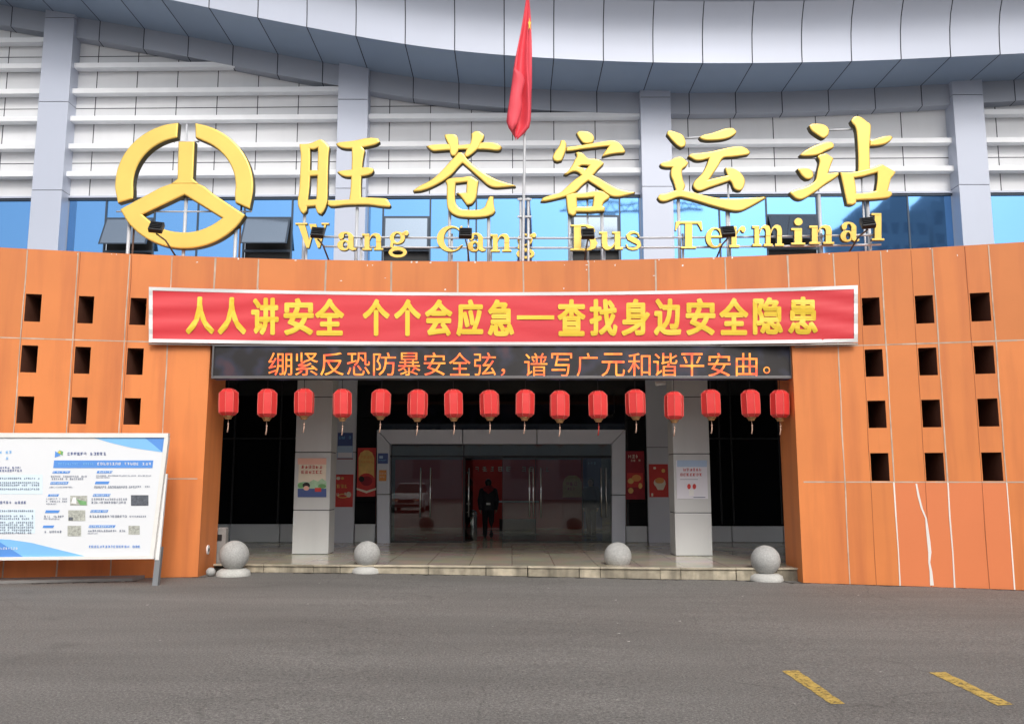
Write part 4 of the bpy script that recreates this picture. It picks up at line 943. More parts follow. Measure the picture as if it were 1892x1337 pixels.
# latin lettering
def ell(cx, cy, rx, ry, n=20): return [(cx + rx * math.cos(2 * math.pi * k / n), cy + ry * math.sin(2 * math.pi * k / n)) for k in range(n)]
def rc_(x0, y0, x1, y1): return [(x0, y0), (x1, y0), (x1, y1), (x0, y1)]
def arcs(cx, cy, rx, ry, a0, a1, n=18): return [(cx + rx * math.cos(math.radians(a0 + (a1 - a0) * k / n)), cy + ry * math.sin(math.radians(a0 + (a1 - a0) * k / n))) for k in range(n + 1)]
def strk(path, wd):
    P = [Vector(p) for p in path]; L_, R_ = [], []
    for i, p in enumerate(P):
        d = (P[min(i + 1, len(P) - 1)] - P[max(i - 1, 0)]).normalized(); n = Vector((-d.y, d.x)) * wd[i] / 2; L_.append(p + n); R_.append(p - n)
    return [tuple(q) for q in L_ + R_[::-1]]
ARCH = [(34, 42), (40, 54), (52, 61), (66, 62), (78, 58), (84, 46), (84, 30), (62, 30), (62, 44), (58, 51), (50, 53), (42, 48), (34, 34)]
LET = {
 'n': [[rc_(12, 1, 34, 60)], [rc_(3, 0, 43, 7)], [rc_(2, 53, 33, 60.5)], [rc_(62, 1, 84, 36)], [rc_(53, 0, 93, 7)], [ARCH]],
 'm': [[rc_(12, 1, 34, 60)], [rc_(3, 0, 43, 7)], [rc_(2, 53, 33, 60.5)], [rc_(62, 1, 84, 36)], [rc_(53, 0, 93, 7)], [ARCH], [rc_(112, 1, 134, 36)], [rc_(103, 0, 143, 7)], [[(x + 50, y) for x, y in ARCH]]],
 'a': [[ell(27, 17, 25, 19), ell(32, 17, 9, 12)], [rc_(44, 5, 64, 44)], [[(8, 42), (6, 52), (16, 60), (34, 63), (52, 59), (64, 48), (64, 36), (44, 36), (44, 48), (38, 56), (30, 56), (27, 50), (27, 43), (20, 37), (12, 37)]], [[(44, 12), (64, 9), (70, 6), (76, 8), (74, 1), (60, -2), (48, 3)]]],
 'g': [[ell(38, 40, 31, 23), ell(38, 40, 13, 16)], [ell(74, 57, 10, 9)], [ell(40, -13, 37, 19), ell(40, -14, 22, 8)], [[(12, 26), (24, 22), (20, 10), (50, 6), (66, 2), (60, -6), (20, 0), (8, 8)]], [strk([(58, 54), (70, 61)], [8, 6])]],
 'C': [[arcs(50, 50, 48, 51, 42, 318, 26) + arcs(58, 50, 31, 43, 312, 48, 22)], [[(84, 62), (91, 62), (91, 100), (85, 100), (80, 90)]], [[(80, 14), (92, 24), (88, 26), (76, 18)]]],
 'W': [[[(8, 96), (34, 96), (52, 22), (48, 0), (40, 0)]], [[(44, 0), (50, 0), (70, 80), (64, 96), (62, 92)]], [[(50, 96), (76, 96), (92, 22), (88, 0), (82, 0)]], [[(84, 0), (90, 0), (114, 96), (107, 96)]], [rc_(0, 93, 44, 100)], [rc_(96, 93, 124, 100)]],
 'B': [[rc_(14, 1, 40, 99)], [rc_(2, 0, 50, 7)], [rc_(2, 93, 50, 100)], [[(36, 100.5), (62, 100.5), (84, 92), (90, 76), (84, 60), (62, 51), (36, 51)], [(39, 93), (56, 93), (64, 86), (66, 76), (64, 64), (56, 58), (39, 58)]], [[(36, 54), (66, 54), (90, 46), (98, 28), (90, 8), (66, -.5), (36, -.5)], [(39, 48), (60, 48), (70, 40), (72, 28), (70, 14), (60, 7), (39, 7)]]],
 'u': [[rc_(12, 16, 34, 59)], [rc_(2, 53, 33, 60)], [rc_(62, 1, 84, 59)], [rc_(52, 53, 83, 60)], [rc_(63, 0, 94, 7)], [[(12, 22), (14, 8), (24, -1), (38, -2), (52, 4), (62, 14), (62, 24), (52, 12), (44, 9), (36, 12), (34, 22)]]],
 's': [[strk([(52, 44), (48, 55), (36, 60), (22, 58), (14, 49), (18, 40), (34, 32), (48, 24), (52, 13), (44, 3), (28, 0), (14, 4), (8, 17)], [5, 6, 8, 11, 15, 17, 19, 18, 15, 11, 8, 6, 5])]],
 'T': [[rc_(37, 1, 63, 98)], [rc_(23, 0, 77, 7)], [rc_(4, 91, 96, 100)], [[(4, 99), (20, 92), (12, 80), (6, 66), (1, 66)]], [[(96, 99), (99, 66), (94, 66), (88, 80), (80, 92)]]],
 'e': [[arcs(36, 30, 33, 33, 8, 322, 26) + arcs(39, 30, 17, 27, 318, 12, 22)], [rc_(17, 30, 68, 37)]],
 'r': [[rc_(12, 1, 34, 60)], [rc_(3, 0, 45, 7)], [rc_(2, 53, 33, 60.5)], [[(34, 36), (40, 52), (52, 61), (66, 61), (71, 51), (64, 42), (56, 44), (50, 50), (42, 44)]]],
 'i': [[rc_(14, 1, 38, 60)], [rc_(4, 0, 48, 7)], [rc_(4, 53, 37, 60.5)], [ell(26, 84, 13, 14)]],
 'l': [[rc_(14, 1, 38, 99)], [rc_(4, 0, 48, 7)], [rc_(2, 93, 37, 100)]]}
WORDS = [('W', 546, 608, 412, 458), ('a', 623, 659, 428, 463), ('n', 669, 708, 431, 462), ('g', 718, 755, 426, 476), ('C', 807, 855, 417, 465), ('a', 864, 898, 430, 465), ('n', 906, 945, 432, 465), ('g', 954, 991, 430, 478),
         ('B', 1054, 1104, 415, 463), ('u', 1107, 1151, 428, 462), ('s', 1156, 1185, 427, 462), ('T', 1247, 1298, 409, 459), ('e', 1304, 1338, 420, 458), ('r', 1347, 1378, 418, 457), ('m', 1390, 1448, 416, 455), ('i', 1462, 1488, 403, 452), ('n', 1495, 1541, 416, 451), ('a', 1553, 1588, 410, 447), ('l', 1610, 1634, 394, 444)]
lat = thing('sign_lettering', 'row of small gold serif letters on white rails reading Wang Cang Bus Terminal', 'sign', (0, 16.9, 4.7))
def lat_y(u): return wall_y(wx(u, 475)) + .45
for ch, u0, u1, v0, v1 in WORDS:
    al = [p for st in LET[ch] for lp in st for p in lp]; x0 = min(p[0] for p in al); x1 = max(p[0] for p in al); y0 = min(p[1] for p in al); y1 = max(p[1] for p in al)
    m = MB(); Y = lat_y((u0 + u1) / 2)
    for i, st in enumerate(LET[ch]):
        put_solid(m, [[(u0 + (p[0] - x0) / (x1 - x0) * (u1 - u0), v1 - (p[1] - y0) / (y1 - y0) * (v1 - v0)) for p in lp] for lp in st], Y, .09, .004, i * .003, 2, 35)
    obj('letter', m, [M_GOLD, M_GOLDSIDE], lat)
for dv in (436, 454):
    m = MB(); pts = []
    for k in range(25):
        u = 598 + (1628 - 598) * k / 24; vv = dv + 5 * (1 - ((u - 1000) / 500) ** 2) * .8; pts.append(at_y(u, vv, lat_y(u) + .13))
    m.tube(pts, .022, 6); obj('rail', m, M_STEELW, lat)
for u in (563, 664, 831, 903, 1052, 1112, 1257, 1343, 1513, 1603):
    m = MB(); post(m, u + 4, 432, lat_y(u) + .17, .024); obj('post', m, M_STEELW, lat)

# ================================================================ FLOODLIGHTS, FLAGPOLE, FLAG
fl = [((289, 420), (325, 471), 'floodlight under the round gold emblem'), ((587, 430), (608, 479), 'floodlight beside the gold letter W'), ((860, 431), (867, 482), 'floodlight beside the gold letter C'), ((1086, 432), (1080, 482), 'floodlight covering part of the gold letter B'), ((1345, 428), (1322, 478), 'floodlight between the gold letters e and r'), ((1603, 412), (1567, 466), 'floodlight before the last gold letter l')]
for (u, v), (ua, va), lb in fl:
    Y = wall_y(wx(u, 475)) - .12; p = at_y(u, v, Y); q = at_surf(ua, va + 3, lambda x, z: wall_y(x) + .06)
    t = thing('floodlight', 'small black ' + lb + ' on a bent rusty arm', 'floodlight', q, 'floodlights along the top of the orange wall')
    m = MB(); R = Matrix.Rotation(math.radians(-35), 3, 'X') @ Matrix.Rotation((ua - u) * .004, 3, 'Z')
    m.box(-.125, .125, -.05, .05, -.115, .115, 0, .5, .015)
    for k in range(4): m.box(-.10, .10, -.075, -.05, -.08 + .045 * k, -.065 + .045 * k)
    m.v = [tuple(R @ Vector(w) + p) for w in m.v]; hd = obj('housing', m, M_BLACK, t)
    m = MB(); m.box(-.105, .105, .052, .056, -.095, .095); m.v = [tuple(R @ Vector(w) + p) for w in m.v]; obj('lens', m, M_CLEAR, hd)
    m = MB(); m.tube([q, q.lerp(p, .5) + Vector((0, -.03, .02)), p + Vector((0, 0, -.12))], .016, 6); obj('arm', m, M_RUST, t)
    m = MB(); m.box(q.x - .05, q.x + .05, q.y - .04, q.y + .04, q.z - .02, q.z + .012); obj('base_plate', m, M_RUST, t)
YP = wall_y(.2) + .35
t = thing('flagpole', 'slim white flagpole with a double bracket rising behind the orange wall', 'flagpole', (at_y(966, 480, YP).x, YP, 4.7))
m = MB(); a = at_y(966, 480, YP); b = at_y(973.5, 0, YP); d = (b - a); m.tube([(a.x, YP, 4.7), a, b, b + d * .12], [.034, .03, .024, .02], 10); obj('pole', m, M_STEELW, t)
m = MB(); m.ball(b + d * .13, .05, 0, 12, 8); obj('finial', m, M_GOLD, t)
for u in (962, 976):
    m = MB(); p = at_y(u, 366, YP + .06); m.tube([(p.x, p.y, 4.7), p], .026, 8); obj('bracket_post', m, M_STEELW, t)
m = MB()
for v in (368, 400, 440): p = at_y(956, v, YP + .02); q = at_y(982, v, YP + .02); m.box(p.x, q.x, p.y - .01, p.y + .05, p.z - .015, p.z + .015)
obj('clamp', m, M_STEELW, t)
# hanging flag: a cloth gathered in long folds
YFg = YP - .10
t = thing('flag', 'red flag hanging limp in long folds from the white pole', 'flag', (at_y(968, 130, YFg).x, YFg, at_y(968, 255, YFg).z))
rows = [(-40, 973, 977), (0, 971.5, 978.5), (30, 967, 981), (60, 962, 982), (95, 955, 983), (126, 949, 983), (150, 946, 983), (180, 941.5, 982), (205, 937.5, 981.5), (222, 935.5, 980.5), (234, 939.5, 978), (245, 946, 968), (256, 952, 955)]
m = MB(); NU = 22; grid = []
sub = []
for (r0, r1) in zip(rows, rows[1:]):
    for k in range(3): f = k / 3; sub.append(tuple(r0[i] + (r1[i] - r0[i]) * f for i in range(3)))
sub.append(rows[-1])
for v, ul, ur in sub:
    rw_ = []
    for k in range(NU + 1):
        s = k / NU; amp = .07 * min(1, (ur - ul) / 40); ph = s * math.pi * 3.3 + 1.3 * math.sin(v / 47.0)
        du = 2.0 * math.sin(ph * 1.0 + 1.0) * min(1, (ur - ul) / 40)
        p = at_y(ul + (ur - ul) * s + du * (1 if 0 < k < NU else 0), v + 4 * math.sin(s * 7), YFg); p.y = YFg - amp * math.sin(ph) ; rw_.append(p)
    grid.append(rw_)
for r in range(len(grid) - 1):
    for k in range(NU): m.face([grid[r][k], grid[r + 1][k], grid[r + 1][k + 1], grid[r][k + 1]], 0, .5, True)
# a lapping fold hanging over the lower left
lap = [(128, 949, 951), (133, 948, 959), (138, 947.5, 966), (150, 946, 970), (163, 944.5, 967), (178, 942, 963.5), (195, 939.5, 965), (212, 937.5, 962), (228, 937.5, 957), (240, 942, 952)]
gp = [[at_y(ul + (ur - ul) * k / 6, v + 2.5 * math.sin(k), YFg - .10 - .045 * math.sin(math.pi * k / 6) + .012 * math.sin(v * .13)) for k in range(7)] for v, ul, ur in lap]
for r in range(len(gp) - 1):
    for k in range(6): m.face([gp[r][k], gp[r + 1][k], gp[r + 1][k + 1], gp[r][k + 1]], 0, .5, True)
fc = obj('cloth', m, M_FLAG, t, weld=True); sol = fc.modifiers.new('thickness', 'SOLIDIFY'); sol.thickness = .006
m = MB()
st5 = []
for k in range(10):
    r = 1 if k % 2 == 0 else .42; a = math.pi / 2 + k * math.pi / 5; st5.append((978.5 + 3.3 * r * math.cos(a), 45 - 13 * r * math.sin(a)))
m.face([at_y(u, v, YFg - .075) for u, v in st5]); m.face([at_y(u, v, YFg - .068) for u, v in st5][::-1]); obj('star', m, M_YELLOW, t)

# ================================================================ STONE BALLS
def make_ball(loc):
    t = thing('stone_ball', '', 'stone ball', loc, 'granite balls along the kerb'); x, y, z = loc
    m = MB(); rb = random.Random(8)
    prof = [(.305, -.05), (.31, .02), (.29, .085), (.22, .125), (.12, .13)]; m.lathe(prof, loc, 28); obj('plinth', m, M_PLINTH, t)
    m = MB(); m.ball((x, y, z + .365), .268, 0, 36, 22); obj('ball', m, M_STONE, t); return t
balls = [(431, 1066, 'speckled granite ball on a low plinth beside the left orange wall corner', 1.0), (677.5, 1060, 'granite ball left of the door, before the pier with posters', .93), (1142, 1065, 'granite ball right of the door, before the maroon poster', .97), (1416, 1075, 'granite ball nearest the right orange wall', .99)]
fb = None
for u, v, lb, s in balls:
    p = at_z(u, v, 0); p = at_z(u, v, gz(p.x)); loc = (at_y(u, v, p.y + .29 * s).x, p.y + .29 * s, p.z)
    if fb is None: fb = make_ball(loc); o = fb
    else: o = copy_tree(fb); o.location = loc
    o['label'] = lb; o.scale = (s, s, s); o.rotation_euler.z = u * .01
p = at_z(377, 1067, 0); m = MB(); m.ball((p.x + .03, p.y + .25, .08), .085, 0, 16, 10, (1, 1, .95))
obj('round_stone', m, M_STONE, label='small pale round stone at the foot of the left orange wall corner', cat='stone')

# ================================================================ POSTERS
def poster(name, label, rect, Y, base, marks, glyphs, cat='poster', group=None):
    u0, v0, u1, v1 = rect; fn = lambda u, v: at_y(u, v, Y)
    a, b = fn(u0, v1), fn(u1, v0); t = thing(name, label, cat, (a.x, Y, a.z), group)
    m = MB(); m.box(a.x, b.x, Y, Y + .012, a.z, b.z); sheet = obj('sheet', m, base, t)
    W_, H_ = u1 - u0, v1 - v0
    for i, (kind, mat, pts) in enumerate(marks):
        m = MB(); g = lambda x, y, d=.003 + .001 * i: at_y(u0 + x * W_, v0 + y * H_, Y - d)
        if kind == 'r': m.face([g(pts[0], pts[3]), g(pts[2], pts[3]), g(pts[2], pts[1]), g(pts[0], pts[1])])
        elif kind == 'e': m.face([g(pts[0] + pts[2] * math.cos(k * .314), pts[1] - pts[3] * math.sin(k * .314)) for k in range(20)])
        else: m.face([g(*q) for q in pts])
        obj('printed_picture', m, mat, t)
    for (x0, y0, x1, y1, mat) in glyphs:
        m = MB(); scribble(m, u0 + x0 * W_, v0 + y0 * H_, u0 + x1 * W_, v0 + y1 * H_, lambda u, v: at_y(u, v, Y - .012)); obj('lettering', m, mat, t)
    return t
YCL, YCR = 19.05 - .014, 18.65 - .014
poster('poster', 'pink and white safety poster with green hills on the left column', (550, 846, 603, 918), YCL, M_POSTCRM,
       [('r', M_POSTPINK, (0, 0, 1, .16)), ('r', M_NAVY, (0, .75, 1, 1)), ('p', M_LEAFY, [(.0, .78), (1, .78), (1, .6), (.85, .52), (.7, .60), (.55, .55), (.4, .62), (.2, .6), (.0, .64)]), ('e', M_GREEN, (.12, .70, .12, .07)), ('e', M_GREEN, (.85, .72, .14, .06)), ('e', M_HAIR, (.30, .70, .13, .08)), ('e', M_POSTPINK, (.30, .77, .10, .06)), ('r', M_POSTRED, (.6, .76, .82, .86))], [(.12, .18, .92, .27, M_POSTRED), (.12, .31, .9, .40, M_POSTRED)])
poster('poster', 'white notice poster with a small heart drawing on the right column', (1251, 850, 1306, 921), YCR, M_POSTLILAC,
       [('r', M_POSTSKY, (0, 0, 1, .17)), ('e', M_POSTRED, (.40, .68, .06, .07)), ('e', M_POSTRED, (.58, .68, .06, .07)), ('r', M_WHITE, (.40, .75, .56, .92)), ('r', M_TEXTG, (.1, .49, .7, .5)), ('r', M_TEXTG, (.55, .95, .95, .97))], [(.1, .20, .92, .28, M_POSTRED), (.1, .33, .92, .41, M_POSTRED)])
YPi = YD - .1 - .014
poster('poster', 'dark blue calendar poster with pale lower half on the pier right of the left column', (623, 799, 652, 848), YPi, M_NAVY, [('r', M_POSTSKY, (0, .5, 1, .97)), ('r', M_POSTLILAC, (.05, .75, .95, .93)), ('r', M_POSTDRED, (0, .96, 1, 1))], [(.1, .12, .9, .24, M_BLUEL)])
poster('poster', 'red poster with cream sketches below the blue calendar', (618, 876, 653, 936), YPi, M_POSTRED, [('e', M_POSTCRM, (.2, .12, .1, .05)), ('e', M_POSTGOLD, (.42, .12, .08, .04)), ('e', M_POSTGOLD, (.45, .66, .30, .07)), ('e', M_POSTRED, (.45, .66, .22, .04)), ('e', M_POSTCRM, (.75, .62, .13, .09))], [(.1, .3, .8, .42, M_POSTGOLD), (.1, .55, .9, .66, M_POSTCRM)])
YG = YD - .016
poster('poster', 'tall red and gold arched poster on the narrow dark glass left of the door', (659, 827, 695, 917), YG, M_POSTRED, [('p', M_POSTGOLD, [(.1, .62), (.1, .2), (.2, .1), (.4, .05), (.6, .05), (.8, .1), (.9, .2), (.9, .62)]), ('e', M_POSTRED, (.5, .68, .44, .16)), ('e', M_POSTDRED, (.5, .68, .3, .1)), ('e', M_HAIR, (.25, .64, .14, .06)), ('p', M_POSTCRM, [(0, .82), (.5, .88), (1, .82), (1, .86), (.5, .93), (0, .86)])], [(.2, .16, .85, .22, M_ORANGEP), (.2, .26, .85, .31, M_ORANGEP)])
YF_ = YD - .18 - .014
poster('door_plate', 'small navy sign on the left jamb of the door surround', (698, 837, 717, 856), YF_, M_NAVY, [('r', M_POSTSKY, (.15, .25, .5, .5))], [(.1, .6, .9, .75, M_BLUEL)], 'sign')
poster('door_plate', 'small orange sign on the left jamb of the door surround', (700, 868, 714, 888), YF_, M_ORANGEP, [], [(.1, .2, .9, .4, M_POSTCRM), (.1, .55, .9, .7, M_POSTCRM)], 'sign')
poster('poster', 'tall maroon poster with glowing gold shapes on the narrow dark glass right of the door', (1155, 833, 1190, 922), YG, M_POSTDRED, [('r', M_POSTRED, (.1, .45, .95, .75)), ('e', M_POSTGOLD, (.3, .62, .16, .06)), ('e', M_ORANGEP, (.6, .56, .25, .07)), ('e', M_POSTGOLD, (.3, .82, .14, .06)), ('e', M_POSTGOLD, (.8, .72, .1, .06)), ('r', M_POSTDRED, (.1, .90, .95, .97))], [(.15, .07, .9, .15, M_POSTCRM), (.3, .17, .85, .22, M_POSTCRM)])
poster('poster', 'square red poster with a food bowl drawing on the pier left of the right column', (1200, 857, 1234, 918), YPi, M_POSTRED, [('e', M_POSTCRM, (.55, .56, .32, .15)), ('e', M_ORANGEP, (.55, .50, .25, .09)), ('e', M_POSTGOLD, (.75, .2, .1, .06)), ('e', M_POSTCRM, (.28, .12, .08, .04)), ('r', M_POSTCRM, (.1, .88, .2, .97)), ('p', M_POSTCRM, [(.25, .58), (.9, .58), (.75, .78), (.45, .78)])], [])
# camera, box, socket
p = at_y(1222, 709, 17.9); t = thing('security_camera', 'small white security camera under the display left of the right column', 'camera', p)
m = MB(); m.tube([p + Vector((-.13, -.05, 0)), p + Vector((.08, 0, .02))], [.045, .045], 10); obj('housing', m, M_WHITE, t)
m = MB(); m.tube([p + Vector((.05, 0, .03)), p + Vector((.12, .05, .12)), p + Vector((.12, .05, .75))], .014, 6); obj('bracket', m, M_WHITE, t)
a = at_y(396, 1022, 17.05); b = at_y(418, 974, 17.05); t = thing('control_box', 'grey wall box with a black screen behind the left orange corner', 'box', (a.x, 17.05, a.z))
m = MB(); m.box(a.x, b.x, 17.05, 17.2, PZ, b.z, 0, .5, .02); obj('case', m, M_CONC, t)
m = MB(); p = at_y(400, 998, 17.04); q = at_y(410, 987, 17.04); m.box(p.x, q.x, 17.035, 17.049, p.z, q.z); obj('screen', m, M_BLACK, t)
p = at_surf(373, 1015, lambda x, z: wall_y(x) + .45)
t = thing('socket_cover', 'small white oval socket cover low on the inner face of the left orange corner', 'socket', (LB + .02, p.y, p.z))
m = MB(); xx = LB + .03
m.v = []; pr = [(xx, p.y + .06 * math.cos(k * .42), p.z + .085 * math.sin(k * .42)) for k in range(15)]; pb = [(xx - .08, y, z) for _, y, z in pr]; m.face(pr)
for i in range(15): j = (i + 1) % 15; m.face([pr[i], pr[j], pb[j], pb[i]])
obj('cover', m, M_WHITE, t); m = MB(); m.ball((xx, p.y, p.z), .03, 0, 10, 6, (.4, 1, 1.3)); obj('outlet', m, M_BLACK, t)

# ================================================================ NOTICE BOARD
def bd_y(z): return 14.76 + .30 * (z - .404) / 2.15
def BD(u, v, d=0.0): return at_surf(u, v, lambda x, z: bd_y(z) - d)
def C(x, y): return (x / 4.456, 780 + y / 4.456)
nb = thing('notice_board', 'large white outdoor notice board with blue print leaning before the left orange wall', 'notice board', (-8, 15.1, 0))
TL, TR, BR, BL = (-150, 799), (311, 800), (283.5, 1032), (-150, 1036)
def slab(pts, d0, d1, mat, name, parent, mi=0):
    m = MB(); f = [BD(u, v, d0) for u, v in pts]; bk = [BD(u, v, d0) + Vector((0, d1, 0)) for u, v in pts]; m.face(f[::-1] if False else f)
    n = len(f)
    for i in range(n): j = (i + 1) % n; m.face([f[i], f[j], bk[j], bk[i]])
    m.face(bk[::-1]); return obj(name, m, mat, parent)
pan = slab([BL, BR, TR, TL], 0, .05, M_BOARDW, 'panel', nb)
slab([(-150, 807.5), (310, 808), (311, 800), (-150, 799)], .03, .08, M_FRAMEW, 'frame', nb)
slab([(-150, 1036), (283.5, 1032), (284.2, 1026), (-150, 1030)], .03, .08, M_FRAMEW, 'frame', nb)
slab([(276.5, 1026), (284, 1026), (311, 808), (303.5, 808)], .028, .08, M_FRAMEW, 'frame', nb)
def pr(poly_pts, mat, lift, name='printed_picture'):
    m = MB(); m.face([BD(*C(x, y), lift) for x, y in poly_pts]); return obj(name, m, mat, pan)
def rr(x0, y0, x1, y1): return [(x0, y1), (x1, y1), (x1, y0), (x0, y0)]
pr([(760, 122), (900, 165), (1080, 208), (1340, 246), (1352, 124)], M_BLUEL, .004); pr([(1190, 123), (1260, 180), (1336, 244), (1352, 124)], M_BLUED, .006)
pr([(-400, 945), (0, 960), (80, 964), (260, 990), (500, 1050), (750, 1112), (-400, 1118)], M_BLUEL, .004); pr([(-400, 900), (0, 985), (120, 1060), (200, 1112), (-400, 1118)], M_BLUED, .006)
pr([(438, 375), (1255, 375), (1262, 312), (445, 312)], M_BLUED, .005)
pr([(450, 290), (500, 272), (455, 235)], M_BLUED, .005); pr([(470, 250), (515, 272), (520, 240), (490, 228)], M_GREEN, .006); pr([(478, 246), (498, 258), (495, 232)], M_YELLOW, .008)
pr(rr(-300, 430, 350, 590), M_CYAN, .004); pr(rr(-300, 715, 288, 912), M_CYAN, .004)
for r, mt in ((rr(578, 603, 718, 682), M_PHOTO), (rr(1078, 598, 1222, 685), M_PHOTOD), (rr(562, 722, 702, 810), M_PHOTO), (rr(556, 850, 668, 935), M_PHOTO), (rr(1058, 850, 1150, 922), M_PHOTO)): pr(r, mt, .005)
pr([(630, 630), (660, 680), (712, 680), (712, 650), (660, 640)], M_GREEN, .008); pr([(585, 665), (600, 615), (625, 615), (630, 670)], M_WHITE, .008); pr([(565, 805), (600, 805), (600, 780), (565, 780)], M_PHOTOD, .008)
for x0, y0, x1, y1 in ((430, 400, 580, 419), (795, 398, 928, 418), (412, 488, 566, 510), (780, 485, 903, 508), (392, 590, 488, 609), (762, 588, 912, 609), (370, 722, 493, 745), (742, 720, 893, 742), (350, 847, 448, 868), (728, 845, 952, 866)): pr([(x0, y1), (x1 - 12, y1), (x1, y0), (x0 + 8, y0)], M_BLUED, .005)
fnB = lambda u, v: BD(u, v, .010)
def txt(x0, y0, x1, y1, mat):
    m = MB(); a, b = C(x0, y0), C(x1, y1); scribble(m, a[0], a[1], b[0], b[1], fnB); 
    if m.f: obj('lettering', m, mat, pan)
txt(555, 244, 890, 270, M_NAVY); txt(800, 328, 1250, 352, M_WHITE); txt(460, 332, 780, 350, M_BLUEL)
for x0, y0, x1, y1 in ((420, 436, 730, 452), (425, 456, 690, 472), (790, 432, 1245, 444), (790, 448, 910, 458), (404, 526, 610, 538), (775, 520, 1235, 534), (775, 530, 1140, 542), (380, 622, 562, 635), (380, 642, 555, 656), (380, 664, 470, 676), (752, 622, 1062, 640), (750, 648, 1050, 668), (362, 764, 540, 782), (360, 786, 500, 800), (738, 762, 1050, 782), (1065, 765, 1200, 780), (345, 888, 520, 908), (722, 882, 1035, 900), (722, 908, 810, 918)): txt(x0, y0, x1, y1, M_TEXTG)
for x0, y0, x1, y1 in ((437, 402, 575, 416), (800, 400, 920, 415), (420, 491, 560, 507), (770, 591, 905, 606), (400, 592, 482, 606), (750, 723, 885, 739), (735, 848, 945, 863)): txt(x0, y0, x1, y1, M_CYAN)
txt(-250, 230, 92, 256, M_BLUEL); txt(-250, 280, 78, 306, M_BLUEL); txt(-250, 362, 180, 382, M_NAVY); txt(-250, 386, 190, 406, M_NAVY); txt(-250, 646, 232, 670, M_NAVY)
for y in (452, 488, 508, 540, 720, 762, 784, 815, 835, 856, 878, 900): txt(-250, y, 335 if y < 600 else 278, y + 16, M_TEXTG)
txt(728, 1010, 1170, 1032, M_BLUED); txt(-100, 1026, 160, 1046, M_WHITE)
for x, y0, name in ((287.5, 1080, 'post'), (-100, 1085, 'post')):
    xx = at_y(x, y0, 14.8).x; m = MB(); m.hexa([(xx + dx, bd_y(z) + dy, z) for z in (-.05, .62) for dx, dy in ((-.045, .06), (.045, .06), (.045, .15), (-.045, .15))]); obj('post', m, pm('post_grey', (.24, .25, .26), .5, .3), nb)
slab([(284.6, 1034), (293.5, 1034), (308.5, 875), (298, 875)], -.055, .05, M_WHITE, 'side_panel', nb)

